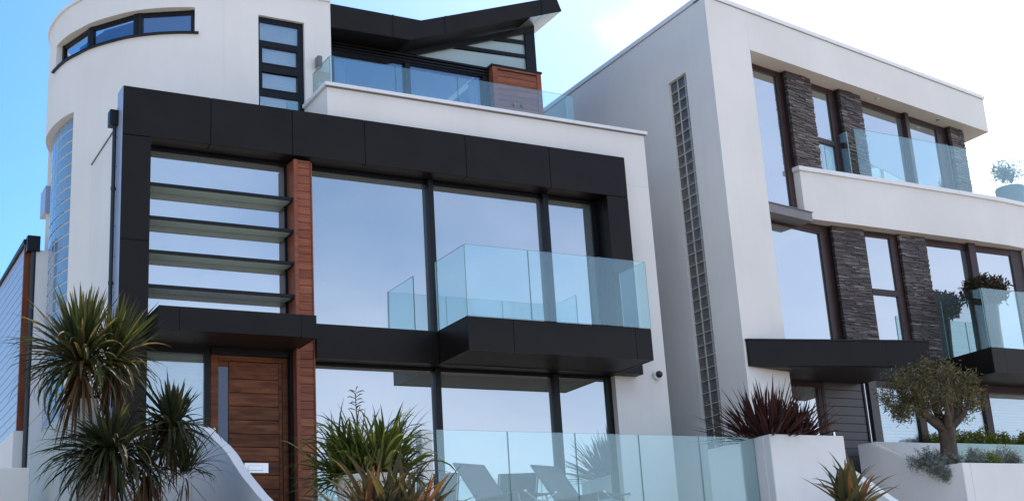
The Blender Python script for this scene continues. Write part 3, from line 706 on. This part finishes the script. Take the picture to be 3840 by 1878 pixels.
one('spandrel_cap', M['lead'], K, (1.153, 2.49, .03, .41, 7.537, 7.55), F=FT)
one('window_head', M['frame2'], K, (1.153, 3.42, .404, .50, 7.362, 7.49), F=FT)
w2 = glazing('lower_window', 18.60, 19.54, 4.85, 7.49, .10, [], .09, .06, .09, .19, M['pane'], M['frame2'], K, F=YL)
one('transom', M['frame2'], w2, (18.69, 19.352, .06, .14, 6.195, 6.31), F=YL)
glazing('lower_window', 20.28, 23.2, 4.98, 7.49, .10, [(21.50, 21.70)], .14, .06, .06, .36, M['pane'], M['frame2'], K, F=YL)
one('lower_wall', M['render'], K, (23.2, 27, 18.4, 18.7, -1.5, 7.48)); one('rear_wall', M['render'], K, (15, 27, 25.9, 26.1, -1.5, 7.9))
one('inner_floor', M['room'], K, (15.0, 26.9, 19.2, 25.8, 7.55, 7.85), (15.0, 26.9, 19.0, 25.8, 4.45, 4.75))
# roof terrace parapet with curved front
b = BM(); pf = [(16.95, 18.20), (19.3, 18.205), (21.3, 18.22), (22.6, 18.26), (23.6, 18.36), (24.8, 18.60), (26.2, 19.1)]
plan(b, pf + [(26.2, 19.35), (24.8, 18.85), (23.6, 18.60), (22.6, 18.50), (21.3, 18.46), (19.3, 18.44), (17.3, 18.46), (16.90, 18.40)], 7.497, 8.46); pr_ = obj('parapet', b, M['render'], K)
b = BM(); plan(b, [(x - (.04 if i == 0 else 0), y - .045) for i, (x, y) in enumerate(pf)] + [(26.2, 19.39), (24.8, 18.89), (23.6, 18.64), (22.6, 18.54), (21.3, 18.50), (19.3, 18.48), (17.3, 18.47), (16.86, 18.40)], 8.464, 8.548); obj('coping', b, M['coping'], pr_)
for x, yy in ((18.9, 18.1585), (21.26, 18.1735)): one('coping_joint', M['mortar'], pr_, (x, x + .006, yy, yy + .02, 8.466, 8.546))
b = BM(); plan(b, [(17.0, 18.37)] + [(21.3, 18.47), (22.6, 18.51), (23.6, 18.61), (26.2, 19.36), (26.2, 21), (17.4, 21)], 7.60, 7.80); obj('terrace_floor', b, M['lead'], pr_)
for a, c, yy in ((18.625, 19.955, 18.28), (19.967, 21.285, 18.29), (21.297, 22.615, 18.32)): glass_panel(pr_, W0, a, c, yy, yy + .015, 8.55, 9.605)
F_ = Fr(22.627, 18.33, .12); glass_panel(pr_, F_, 0, 1.3, 0, .015, 8.55, 9.605)
F_ = Fr(18.43, 18.30, R(88)); glass_panel(pr_, F_, 0, .42, 0, .015, 7.9, 9.52)
# angled entrance canopy
b = BM(); plan(b, [(14.58, 17.47), (18.10, 16.72), (17.98, 18.36), (15.62, 18.30), ft(1.145, -.004), ft(.06, -.004)], 4.363, 4.81); ck = obj('canopy', b, M['clad'], K)
b = BM(); plan(b, [(14.56, 17.455), (18.115, 16.70), (17.99, 18.36), (15.62, 18.30), ft(1.145, -.004), ft(.04, -.004)], 4.812, 4.838); obj('canopy_trim', b, M['frame'], ck)
b = BM(); plan(b, [(14.75, 17.50), (18.05, 16.80), (17.94, 18.34), (15.75, 18.30), ft(1.16, -.006)], 4.352, 4.361); obj('canopy_soffit', b, M['soffit'], ck)
b = BM(); F_ = Fr(14.58, 17.47, math.atan2(-.75, 3.52)); box(b, 2.72, 2.726, -.003, .01, 4.364, 4.809, F_); obj('panel_joint', b, M['joint'], ck)
# ground floor: sidelight, boarded door, blinds
one('entrance_sidelight', M['pane'], K, (16.262, 16.86, 18.43, 18.445, 1.9, 4.26))
one('entrance_frame', M['frame2'], K, (15.7, 17.04, 18.40, 18.48, 4.262, 4.79), (16.862, 16.95, 18.385, 18.48, 1.9, 4.26), (16.98, 17.045, 18.40, 18.48, 1.9, 4.26), (15.62, 16.26, 18.41, 18.48, 1.9, 4.26))
dk = obj('door', BM(), M['clad_grey'], K); b = BM(); zz = [1.9, 2.2, 2.36, 2.52, 2.68, 2.835, 2.99, 3.141, 3.304, 3.455, 3.607, 3.76, 3.927, 4.081, 4.236, 4.40]
for a, c in zip(zz, zz[1:]): box(b, 17.05, 18.0, 18.42, 18.47, a + .004, c - .003)
bevel(b, .003); fill(dk, b); one('door_backing', M['joint'], dk, (17.05, 18.0, 18.45, 18.49, 1.9, 4.42))
one('door_frame', M['frame'], dk, (18.003, 18.05, 18.40, 18.48, 1.9, 4.44), (18.085, 18.13, 18.40, 18.48, 1.9, 4.44), (17.05, 18.13, 18.39, 18.48, 4.402, 4.60)); one('frame_strip', M['steel'], dk, (18.052, 18.083, 18.41, 18.47, 1.9, 4.44))
one('door_pier', M['clad_grey'], K, (18.133, 18.325, 18.36, 18.6, 1.9, 4.56))
gw = glazing('ground_window', 18.327, 25, 1.9, 4.45, 18.42, [(19.35, 19.53), (21.19, 21.37), (23.1, 23.3)], .13, .06, .02, .05, M['pane_clear'], M['frame2'], K, .05)
obj('blind', blind_mesh(18.42, 25, 18.47, 1.95, 4.33, .06), M['blind_white'], gw)
one('lintel', M['clad'], K, (18.133, 25, 18.38, 18.6, 4.46, 4.975))
# lower balcony
b2 = obj('balcony', BM(), M['clad'], K); b = BM()
for a, c in ((20.41, 20.76), (20.764, 22.9), (22.904, 25)): box(b, a, c, 17.31, 17.35, 4.476, 4.972)
box(b, 20.41, 20.44, 17.352, 18.395, 4.476, 4.972); fill(b2, b)
one('balcony_soffit', M['soffit'], b2, (20.442, 25, 17.352, 18.375, 4.482, 4.51)); one('balcony_deck', M['lead'], b2, (20.442, 25, 17.352, 18.375, 4.90, 4.955))
for a, c in ((20.43, 21.415), (21.425, 22.5), (22.51, 23.6)): glass_panel(b2, W0, a, c, 17.325, 17.34, 4.972, 6.155)
glass_panel(b2, W0, 20.415, 20.43, 17.355, 18.38, 4.972, 6.155)

# ================================================================== GARDEN WALLS, PLANTERS, BALUSTRADE
def sidewall(name, prof, x0, x1, m, label, cat):
    b = BM(); prism(b, [(x0, y, z) for y, z in prof], (x1 - x0, 0, 0)); bevel(b, .012)
    return tag(obj(name, b, m), label, cat)
pts = [(17.95, 3.045), (17.2, 3.04), (17.05, 2.99), (16.907, 2.917), (16.73, 2.84), (16.553, 2.756), (16.31, 2.655), (16.08, 2.54), (15.93, 2.455), (15.79, 2.359), (15.63, 2.265), (15.479, 2.171), (15.30, 2.075), (15.12, 1.982), (14.90, 1.865), (14.667, 1.761), (14.3, 1.63), (13.8, 1.5), (13.2, 1.42)]
sidewall('swooping_wall', pts + [(13.2, -1.6), (17.95, -1.6)], 4.969, 5.095, M['render2'], 'white rendered stair wall with swooping curved top in front of the timber door', 'garden wall')
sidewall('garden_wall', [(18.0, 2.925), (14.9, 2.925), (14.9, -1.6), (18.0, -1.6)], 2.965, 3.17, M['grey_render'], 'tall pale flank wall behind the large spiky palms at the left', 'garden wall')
tag(one('bed_wall', M['render2'], None, (3.175, 4.965, 17.60, 17.78, -1.6, 2.98)), 'pale rear wall closing the planting bed between flank wall and swooping wall', 'garden wall')
tag(one('boundary_wall', M['render2'], None, (-6, 2.735, 16.5, 16.7, -1.6, 2.382), bv=.01), 'low smooth white wall in the bottom left corner below the boarded side', 'boundary wall')
tag(one('stub_wall', M['render2'], None, (7.64, 7.795, 16.05, 16.25, 1.75, 2.87), bv=.01), 'slim white pier at the left end of the terrace glass', 'pier')
tg = thing('glass_balustrade', 'long frameless glass balustrade along the sun lounger terrace', 'balustrade', (10.5, 16, 1.75))
for i in range(5):
    a = [7.84, 8.932, 10.028, 11.118, 12.207, 13.274][i]; c = [7.84, 8.932, 10.028, 11.118, 12.207, 13.262][i + 1]; glass_panel(tg, W0, a + .006, c - .006, 16.0, 16.017, 1.55, 2.868)
one('base_channel', M['steel'], tg, (7.84, 13.26, 15.97, 16.05, 1.50, 1.60))
sg = thing('glass_balustrade', 'short glass panel beside the entrance behind the green flax', 'balustrade', (6.9, 16.6, 1.75))
glass_panel(sg, W0, 6.29, 7.60, 16.6, 16.617, 1.6, 2.61); one('base_channel', M['steel'], sg, (6.29, 7.60, 16.57, 16.64, 1.5, 1.6))
p1 = thing('planter', 'tall white rendered planter holding the dark red flax at the end of the terrace glass', 'planter', (14, 16, -1.6))
one('planter_wall', M['render2'], p1, (13.274, 14.768, 15.645, 15.80, -1.6, 2.866), (13.274, 13.42, 15.803, 17.2, -1.6, 2.866), (14.62, 14.768, 15.803, 17.2, -1.6, 2.866), (13.423, 14.617, 17.05, 17.2, -1.6, 2.866), bv=.01)
one('planter_soil', M['soil'], p1, (13.422, 14.618, 15.802, 17.048, 2.0, 2.80))
tag(one('spotlight', M['steel'], None, (14.60, 14.64, 15.68, 15.72, 2.867, 2.93), bv=.006), 'tiny metal garden spotlight on the rim of the red flax planter', 'spotlight')
sidewall('stair_wall', [(15.643, 2.415), (15.017, 1.975), (14.2, 1.42), (13.0, .6), (13.0, -1.6), (15.643, -1.6)], 14.60, 14.768, M['render2'], 'white sloping stair wall running down from the red flax planter', 'stair wall')
p2 = thing('planter', 'wide white rendered planter with the olive tree and silver shrubs', 'planter', (19, 16.5, -1.6))
b = BM(); prism(b, [(17.293, y, z) for y, z in ((18.0, 3.15), (17.70, 3.13), (16.38, 2.482), (15.645, 2.476), (15.645, -1.6), (18.0, -1.6))], (.18, 0, 0)); bevel(b, .01); obj('flank_wall', b, M['render2'], p2)
one('planter_wall', M['render2'], p2, (17.475, 23, 15.645, 15.80, -1.6, 2.476), bv=.01); one('rear_wall', M['render2'], p2, (17.475, 19.50, 17.75, 17.93, -1.6, 3.165), bv=.01)
one('planter_soil', M['soil'], p2, (17.475, 23, 15.803, 17.745, 1.5, 2.40))
tag(one('frosted_screen', M['frost_screen'], None, (19.51, 23, 17.70, 17.72, 2.4, 3.165)), 'pale green frosted glass screen behind the silver shrubs', 'screen')

# ================================================================== PLANTS
def blade(V, Fc, base, az, el, L, wd, droop, n=7, fold=.25, power=1.4, twist=0):
    """arching strap leaf with a creased centre line"""
    p = np.array(base, float); st = len(V); h = np.array([math.cos(az), math.sin(az)]); sidev = np.array([-h[1], h[0], 0.0])
    for i in range(n + 1):
        t = i / n; e = el - droop * t ** power
        tang = np.array([h[0] * math.cos(e), h[1] * math.cos(e), math.sin(e)]); nor = np.cross(sidev, tang)
        s = sidev * math.cos(twist * t) + nor * math.sin(twist * t); up = np.cross(s, tang)
        ww = wd * .5 * (min(1, .55 + 1.6 * t) if t < .3 else 1) * (1 - max(0, (t - .45) / .55) ** 1.6) + .0008
        V += [tuple(p + s * ww - up * ww * fold), tuple(p + up * ww * fold * .4), tuple(p - s * ww - up * ww * fold)]
        if i < n: p = p + tang * (L / n)
    for i in range(n):
        a = st + 3 * i
        Fc += [(a, a + 1, a + 4, a + 3), (a + 1, a + 2, a + 5, a + 4)]
def rosette(c, n, Lr, wd, el0, el1, dr, rnd, rad=.05, wind=(0, 0), power=1.4, azr=(0, 6.2832), fold=.25):
    V, Fc = [], []
    for i in range(n):
        k = (i + .5) / n; el = R(el0 + (el1 - el0) * k ** .85 + rnd.uniform(-9, 9)); az = rnd.uniform(*azr)
        L = rnd.uniform(*Lr); d = rnd.uniform(*dr) * (1.15 - .8 * max(0, math.sin(el)))
        az2 = math.atan2(math.sin(az) + wind[1], math.cos(az) + wind[0])
        blade(V, Fc, (c[0] + rad * math.cos(az) * rnd.random(), c[1] + rad * math.sin(az) * rnd.random(), c[2] + rnd.uniform(-.06, .10)), az2, el, L, wd * rnd.uniform(.75, 1.2), d, power=power, fold=fold, twist=rnd.uniform(-.7, .7))
    return V, Fc
def merge(*parts):
    V, Fc = [], []
    for v, f in parts: n = len(V); V += v; Fc += [tuple(i + n for i in q) for q in f]
    return V, Fc
def palm(label, c, foot, fan, skirt, hang, wd, key, seed, tr=.06):
    """cordyline head: stiff upright fan, arching windswept skirt, straight hanging dead leaves"""
    rnd = random.Random(seed); t = thing('cordyline_palm', label, 'palm', foot, 'spiky cordyline palms in the bed')
    b = BM(); mid = [(foot[i] + (c[i] - foot[i]) * k + (.05 * math.sin(k * 5 + seed) if i < 2 else 0) * (1 - k) for i in range(3)) for k in (0, .25, .5, .75, 1)]
    tube(b, [tuple(m) for m in mid], [tr * 1.25, tr * 1.05, tr, tr * .95, tr * .8], 10); obj('trunk', b, M['bark'], t, smooth=True)
    n1, L1, e1, w1 = fan; n2, L2, e2, w2 = skirt
    obj('crown', merge(rosette((c[0], c[1], c[2] + .04), n1, L1, wd, e1[0], e1[1], (.02, .55), rnd, wind=w1, rad=.07), rosette(c, n2, L2, wd * .95, e2[0], e2[1], (.4, 2.0), rnd, wind=w2, rad=.07, power=1.7)), M[key], t)
    n3, L3, w3 = hang
    if n3: obj('dead_leaves', merge(rosette((c[0], c[1], c[2] - .14), n3, L3, wd * .7, -88, -48, (0, .35), rnd, wind=w3, rad=.09), rosette((c[0], c[1], c[2] - .05), n3 // 3, (L3[0] * .8, L3[1] * .9), wd * .6, -30, 30, (.3, 1.4), rnd, wind=w3)), M['dead'], t)
palm('tall spiky palm with upright green fan, leftmost and highest by the glass blocks', (2.98, 15.0, 3.32), (3.35, 15.1, 1.2), (165, (.55, .86), (42, 88), (-.1, 0)), (190, (.5, .95), (-30, 42), (-.55, -.1)), (70, (.45, .95), (-.35, 0)), .040, 'cord', 1)
palm('spiky palm with yellowish windswept tips in front of the charcoal frame leg', (3.36, 15.1, 3.36), (3.45, 15.15, 1.2), (110, (.5, .78), (38, 80), (.7, 0)), (85, (.4, .75), (-40, 30), (.3, -.1)), (55, (.4, .75), (.1, 0)), .034, 'cord', 2)
palm('dark green spiky palm in front of the entrance window', (4.0, 15.0, 2.63), (4.06, 15.05, 1.2), (70, (.34, .60), (25, 88), (.1, 0)), (125, (.34, .66), (-45, 30), (-.25, 0)), (26, (.3, .6), (0, 0)), .046, 'cordd', 3, tr=.045)
palm('low drooping spiky palm beneath the tallest head, lowest at the left', (3.28, 14.8, 2.28), (3.42, 14.85, 1.2), (70, (.4, .6), (25, 75), (-.2, 0)), (220, (.5, .95), (-40, 40), (-.4, -.15)), (45, (.4, .8), (-.1, 0)), .040, 'cordd', 4)
palm('small thin leaved young palm beside the swooping wall', (4.13, 14.9, 2.10), (4.13, 14.9, 1.2), (70, (.3, .6), (30, 88), (.1, 0)), (40, (.3, .6), (-10, 40), (.3, 0)), (10, (.25, .5), (.2, 0)), .022, 'cordd', 5, tr=.03)
palm('small browned palm low between the dark palm and the drooping one', (3.68, 14.8, 2.12), (3.70, 14.82, 1.2), (40, (.3, .6), (20, 80), (0, 0)), (60, (.3, .6), (-40, 30), (0, 0)), (80, (.3, .65), (.1, 0)), .028, 'cordd', 6, tr=.04)

bw = BM(); lathe(bw, [(.27, -.75), (.33, -.55), (.43, -.1), (.475, 0), (.455, .0), (.43, -.06)], (6.53, 15.25, 2.115), 40)
pl = obj('bowl_planter', bw, M['render2'], None, smooth=False); tag(pl, 'white tapered bowl planter under the green flax in front of the terrace', 'planter')
bw = BM(); lathe(bw, [(.43, 0), (.40, .015), (.1, .03)], (6.53, 15.25, 2.05), 30); obj('planter_soil', bw, M['soil'], pl)
rnd = random.Random(11); V, Fc = [], []
fans = [(-.26, -.08, 165, 110), (.02, -.20, 250, 130), (.27, -.05, 15, 120), (-.05, .18, 100, 110), (.22, .18, 60, 80), (-.30, .12, 190, 90)]
for fx, fy, fa, fn in fans:
    tilt = rnd.uniform(.05, .25)
    for i in range(fn):
        q = rnd.random(); az = R(fa) + rnd.gauss(0, 1.1); el = R(rnd.choice((rnd.uniform(62, 94), rnd.uniform(35, 80), rnd.uniform(-8, 45)))) - tilt * .3
        L = rnd.choice((rnd.uniform(.4, .7), rnd.uniform(.6, .95), rnd.uniform(.75, 1.08))) * (.75 + .25 * max(0, math.sin(el)))
        blade(V, Fc, (6.53 + fx + rnd.gauss(0, .06), 15.25 + fy + rnd.gauss(0, .05), 2.06 + rnd.uniform(0, .05)), az, el, L, rnd.uniform(.024, .056), rnd.choice((rnd.uniform(.1, .9), rnd.uniform(.8, 2.0), rnd.uniform(1.6, 2.9))), n=9, power=rnd.uniform(1.6, 3.6), twist=rnd.uniform(-.9, .9))
gx = thing('flax_plant', 'big bushy green flax with arching striped leaves in the white bowl', 'flax', (6.53, 15.25, 2.06))
obj('leaves', (V, Fc), M['flax'], gx)
b = BM(); tube(b, [(6.38, 15.2, 2.3), (6.36, 15.2, 2.85), (6.34, 15.18, 3.15)], [.008, .007, .005], 6)
for i in range(16):
    zz = 2.92 + i * .018; a = i * 2.4; tube(b, [(6.352, 15.19, zz), (6.352 + .07 * math.cos(a), 15.19 + .07 * math.sin(a), zz + .03), (6.352 + .11 * math.cos(a), 15.19 + .11 * math.sin(a), zz + .025)], [.004, .007, .003], 5)
obj('flower_spike', b, M['seed'], gx)

rnd = random.Random(21); V, Fc = [], []
for i in range(140):
    a = rnd.uniform(0, 6.283); el = R(rnd.uniform(28, 88)); L = rnd.uniform(.55, 1.05) * (.75 + .3 * math.sin(el))
    blade(V, Fc, (6.02 + rnd.uniform(-.35, .35), 13.5 + rnd.uniform(-.15, .15), 1.22), a, el, L, rnd.uniform(.05, .085), rnd.uniform(.1, 1.1), n=8, fold=.35, twist=rnd.uniform(-.8, .8))
t = thing('flax_plant', 'dark bronze flax at the bottom edge below the white bowl planter', 'flax', (6.02, 13.5, 1.22)); obj('leaves', (V, Fc), M['flax2'], t)
rnd = random.Random(5); V, Fc = [], []
for i in range(46):
    a = rnd.uniform(0, 6.283); el = R(rnd.uniform(22, 86)); L = rnd.uniform(.52, .90) * (.75 + .3 * math.sin(el))
    blade(V, Fc, (12.70 + rnd.uniform(-.14, .14), 13.5 + rnd.uniform(-.1, .1), 1.44), a, el, L, rnd.uniform(.06, .095), rnd.uniform(.05, 1.2), n=8, fold=.35, twist=rnd.uniform(-.8, .8))
t = thing('flax_plant', 'olive and orange tinged flax with bent sword leaves before the sloping stair wall', 'flax', (12.7, 13.5, 1.44)); obj('leaves', (V, Fc), M['flax3'], t)
rnd = random.Random(8); V, Fc = [], []
for i in range(400):
    a = rnd.uniform(0, 6.283); r = .36 * math.sqrt(rnd.random()); cx = 13.62 if i % 5 < 3 else 14.12
    el = R(rnd.choice((rnd.uniform(8, 40), rnd.uniform(30, 88), rnd.uniform(45, 90)))); L = rnd.uniform(.62, 1.08) * (1.0 if cx < 14 else .76)
    blade(V, Fc, (cx + r * .5 * math.cos(a), 16.15 + r * math.sin(a), 2.80), a, el, L, rnd.uniform(.035, .055), rnd.uniform(0, .45), n=5, fold=.4, twist=rnd.uniform(-.5, .5))
t = thing('flax_plant', 'dark red spiky flax in the tall white planter', 'flax', (13.85, 16.15, 2.8)); obj('leaves', (V, Fc), M['redflax'], t)

def leafcloud(pts, rnd, ln, wd, per, spread, out=None):
    """many small pointed leaves scattered round the given twig points"""
    V, Fc = [], []
    for p in pts:
        for _ in range(per):
            c = np.array(p) + np.array([rnd.gauss(0, spread) for _ in range(3)])
            d = np.array([rnd.gauss(0, 1), rnd.gauss(0, 1), rnd.gauss(.25, .8)]); d /= np.linalg.norm(d) + 1e-6
            s = np.cross(d, [rnd.gauss(0, 1), rnd.gauss(0, 1), rnd.gauss(0, 1)]); s /= np.linalg.norm(s) + 1e-6
            L = ln * rnd.uniform(.7, 1.25); w_ = wd * rnd.uniform(.7, 1.2); st = len(V); nn = np.cross(d, s) * w_ * .35
            V += [tuple(c), tuple(c + d * L * .45 + s * w_ * .5 + nn), tuple(c + d * L), tuple(c + d * L * .45 - s * w_ * .5 + nn)]
            Fc.append((st, st + 1, st + 2, st + 3))
    return V, Fc
# olive tree
ot = thing('olive_tree', 'gnarled olive tree with wide rounded crown in the right planter', 'tree', (17.62, 16.2, 2.4))
rnd = random.Random(3); b = BM()
tube(b, [(17.60, 16.2, 2.35), (17.61, 16.2, 2.60), (17.63, 16.2, 2.85), (17.66, 16.2, 3.05), (17.66, 16.2, 3.22)], [.175, .15, .13, .145, .17], 14)
limbs = []
for (ex, ey, ez) in ((16.75, 16.0, 3.58), (17.05, 16.6, 3.85), (17.45, 15.8, 3.95), (17.75, 16.5, 4.05), (18.15, 16.1, 3.85), (18.35, 16.4, 3.62), (17.2, 15.7, 3.55), (17.95, 15.8, 3.6)):
    s0 = Vector((17.66, 16.2, 3.12)); e = Vector((ex, ey, ez)); m_ = s0.lerp(e, .5) + Vector((rnd.uniform(-.05, .05), rnd.uniform(-.05, .05), -.04))
    tube(b, [s0, s0.lerp(m_, .5), m_, m_.lerp(e, .6), e], [.11, .085, .06, .035, .018], 8); limbs.append((m_, e))
obj('trunk', b, M['bark2'], ot, smooth=True)
tw_pts = []; b = BM()
lobes = [(17.28, 16.2, 3.85, .78, .60, .42), (16.80, 16.15, 3.66, .52, .5, .32), (17.85, 16.2, 3.86, .60, .55, .36), (18.16, 16.2, 3.66, .38, .4, .26), (17.35, 16.1, 4.08, .45, .45, .22), (16.62, 16.0, 3.40, .34, .34, .17), (18.26, 16.2, 3.46, .22, .25, .15), (17.05, 15.85, 3.50, .5, .35, .18), (17.9, 15.95, 3.58, .35, .3, .14)]
for i in range(620):
    lx, ly, lz, rx, ry, rz = rnd.choices(lobes, weights=[6, 4, 4, 2, 2.4, 1.7, .8, 2.2, 1.0])[0]
    u = np.array([rnd.gauss(0, 1) for _ in range(3)]); u /= np.linalg.norm(u); k = rnd.uniform(.45, 1.04) ** .6
    q = (lx + u[0] * rx * k, ly + u[1] * ry * k, lz + u[2] * rz * k)
    if math.sin(q[0] * 9.1 + q[2] * 5) * math.sin(q[1] * 8.3 - q[2] * 7.7 + 1) > .25 and k > .6: continue
    tw_pts.append(q)
    if i % 4 == 0:
        m0, e0_ = min(limbs, key=lambda l: (l[1] - Vector(q)).length); tube(b, [e0_.lerp(m0, .3), e0_.lerp(Vector(q), .5) + Vector((0, 0, .02)), q], [.010, .006, .002], 4)
obj('twigs', b, M['bark2'], ot)
obj('crown', leafcloud(tw_pts, rnd, .080, .019, 22, .052), M['olive'], ot)
def shrub(name, label, cat, lobes, n, per, ln, wd, key, seed, group=None, spread=.03):
    rnd = random.Random(seed); c0 = lobes[0]; t = thing(name, label, cat, (c0[0], c0[1], c0[2] - c0[5]), group); P = []; b = BM()
    for i in range(n):
        lx, ly, lz, rx, ry, rz = lobes[i % len(lobes)]; u = np.array([rnd.gauss(0, 1) for _ in range(3)]); u /= np.linalg.norm(u); k = rnd.random() ** .4 * (1 + .14 * math.sin(7 * u[0] + 5 * u[2] + seed))
        q = (lx + u[0] * rx * k, ly + u[1] * ry * k, lz + u[2] * rz * k); P.append(q)
        if i % 5 == 0: tube(b, [(lx + u[0] * rx * .1, ly + u[1] * ry * .1, lz - rz * .95), ((lx + q[0]) / 2, (ly + q[1]) / 2, (lz + q[2]) / 2 - .03), q], [.008, .005, .002], 4)
    obj('stems', b, M['bark2'], t); obj('foliage', leafcloud(P, rnd, ln, wd, per, spread), M[key], t)
shrub('silver_shrub', 'grey silver shrub spilling over the planter wall left of the olive trunk', 'shrub', [(17.40, 16.5, 2.62, .36, .32, .21), (17.42, 16.5, 2.60, .34, .3, .20), (17.50, 16.15, 2.56, .26, .22, .14), (17.24, 16.2, 2.46, .13, .18, .13), (17.26, 16.0, 2.33, .07, .10, .10)], 330, 17, .06, .012, 'silver', 31, 'silver shrubs under the olive')
shrub('silver_shrub', 'small grey silver shrub just right of the olive trunk', 'shrub', [(17.98, 16.0, 2.58, .26, .22, .17)], 120, 15, .06, .012, 'silver', 32, 'silver shrubs under the olive')
shrub('silver_shrub', 'larger grey silver shrub before the frosted screen at the far right', 'shrub', [(18.68, 16.0, 2.62, .26, .22, .19), (18.90, 16.0, 2.55, .16, .2, .13)], 150, 15, .06, .012, 'silver', 33, 'silver shrubs under the olive')
shrub('low_shrub', 'low yellow green shrub between two silver shrubs under the olive', 'shrub', [(18.32, 15.98, 2.55, .22, .2, .12)], 110, 14, .05, .014, 'hedge', 34)
shrub('hedge', 'low bright green hedge above the frosted screen right of the olive trunk', 'hedge', [(20.0, 18.05, 3.32, .45, .18, .20), (20.6, 18.05, 3.30, .4, .18, .21), (19.6, 18.05, 3.27, .25, .15, .15), (21.1, 18.05, 3.28, .35, .18, .16)], 360, 14, .055, .022, 'hedge', 35)
shrub('hedge', 'darker green clipped hedge in the lower right corner above the frosted screen', 'hedge', [(21.9, 18.05, 3.28, .5, .2, .18), (22.7, 18.05, 3.28, .5, .2, .18)], 260, 14, .055, .022, 'hedge', 36)
shrub('low_shrub', 'small green sprig beside the olive trunk above the white back wall', 'shrub', [(19.30, 18.10, 3.25, .16, .12, .14)], 60, 12, .05, .02, 'hedge', 37)
# potted plants on the balconies
b = BM(); lathe(b, [(.15, 0), (.17, .5), (.20, 1.02), (.17, 1.02), (.165, .9)], (21.17, 17.86, 4.957), 28); tag(obj('plant_pot', b, M['potdark']), 'tall dark tapered pot on the lower right balcony', 'plant pot')
t = thing('topiary_bay', 'round clipped bay tree in the tall dark pot on the lower right balcony', 'topiary', (21.15, 17.86, 5.9))
rnd = random.Random(41); P = []
for i in range(230):
    u = np.array([rnd.gauss(0, 1) for _ in range(3)]); u /= np.linalg.norm(u); k = rnd.random() ** .33; P.append((21.14 + u[0] * .46 * k, 17.86 + u[1] * .40 * k, 6.26 + u[2] * .27 * k))
b = BM()
for i in range(0, 230, 6): tube(b, [(21.15, 17.86, 5.95), ((21.15 + P[i][0]) / 2, (17.86 + P[i][1]) / 2, 6.1), P[i]], [.012, .007, .003], 4)
obj('stems', b, M['bark2'], t); obj('foliage', leafcloud(P, rnd, .13, .042, 12, .045), M['bay'], t)
b = BM(); lathe(b, [(.22, 0), (.27, .5), (.325, 1.10), (.31, 1.14), (.27, 1.13), (.26, 1.05)], (23.68, 18.85, 7.96), 32); tag(obj('plant_pot', b, M['pot']), 'large pale grey pot on the upper right roof terrace', 'plant pot')
shrub('potted_shrub', 'loose leafy shrub in the pale grey pot against the white sky', 'shrub', [(23.75, 18.85, 9.52, .34, .3, .30), (23.5, 18.85, 9.45, .2, .22, .26)], 150, 7, .075, .028, 'silver', 43, spread=.035)

# ================================================================== SUN LOUNGERS
def lounger():
    t = thing('sun_lounger', 'grey mesh sun lounger, left one behind the terrace glass', 'sun lounger', (0, 0, 0), 'grey sun loungers on the terrace', local=True)
    hw = .325; hinge = (0, .34); top = (-.45, .93); foot = (.95, .36)
    def surf(a, c, sag):
        V, Fc = [], []; n, m_ = 10, 8
        for i in range(n + 1):
            for j in range(m_ + 1):
                s = i / n; x = -hw + .02 + (2 * hw - .04) * j / m_; q = sag * math.sin(math.pi * j / m_) * (.4 + .6 * math.sin(math.pi * s))
                V.append((x, a[0] + (c[0] - a[0]) * s, a[1] + (c[1] - a[1]) * s - q))
        for i in range(n):
            for j in range(m_): k = i * (m_ + 1) + j; Fc.append((k, k + 1, k + m_ + 2, k + m_ + 1))
        return V, Fc
    for nm, a, c, sg_ in (('backrest', hinge, top, .015), ('seat', hinge, foot, .05)):
        o = obj(nm, surf(a, c, sg_), M['sling'], t, smooth=True); md = o.modifiers.new('thick', 'SOLIDIFY'); md.thickness = .006
    b = BM()
    for sx in (-1, 1): tube(b, [(sx * hw, top[0], top[1]), (sx * hw, hinge[0], hinge[1]), (sx * hw, foot[0], foot[1])], .014, 10)
    tube(b, [(-hw, top[0], top[1]), (hw, top[0], top[1])], .013, 10); tube(b, [(-hw, -.02, .335), (hw, -.02, .335)], .012, 10)
    obj('frame', b, M['sling'], t)
    b = BM(); tube(b, [(-hw + 2 * hw * i / 16, foot[0] + .01, foot[1] - .13 * math.sin(math.pi * i / 16)) for i in range(17)], .010, 10); obj('foot_bar', b, M['alu'], t, smooth=True)
    for sx in (-1, 1):
        for yy, y2 in ((.80, .88), (-.02, -.28)):
            b = BM(); tube(b, [(sx * (hw - .03), yy, .34), (sx * (hw - .02), y2, .01)], .013, 10); obj('leg', b, M['alu'], t)
        b = BM(); lathe(b, [(.02, -.015), (.024, 0), (.02, .015)], (sx * hw, foot[0] + .01, foot[1]), 12); obj('end_cap', b, M['white'], t)
    return t
def copy_tree(o, parent=None):
    c = o.copy(); COL.objects.link(c); c.parent = parent
    for ch in list(o.children): copy_tree(ch, c)
    return c
l1 = lounger(); l2 = copy_tree(l1)
l1.location = (9.40, 17.42, 1.75); l1.rotation_euler = (0, 0, R(198)); l2.location = (10.79, 17.52, 1.75); l2.rotation_euler = (0, 0, R(198))
l2['label'] = 'grey mesh sun lounger, right one behind the terrace glass'
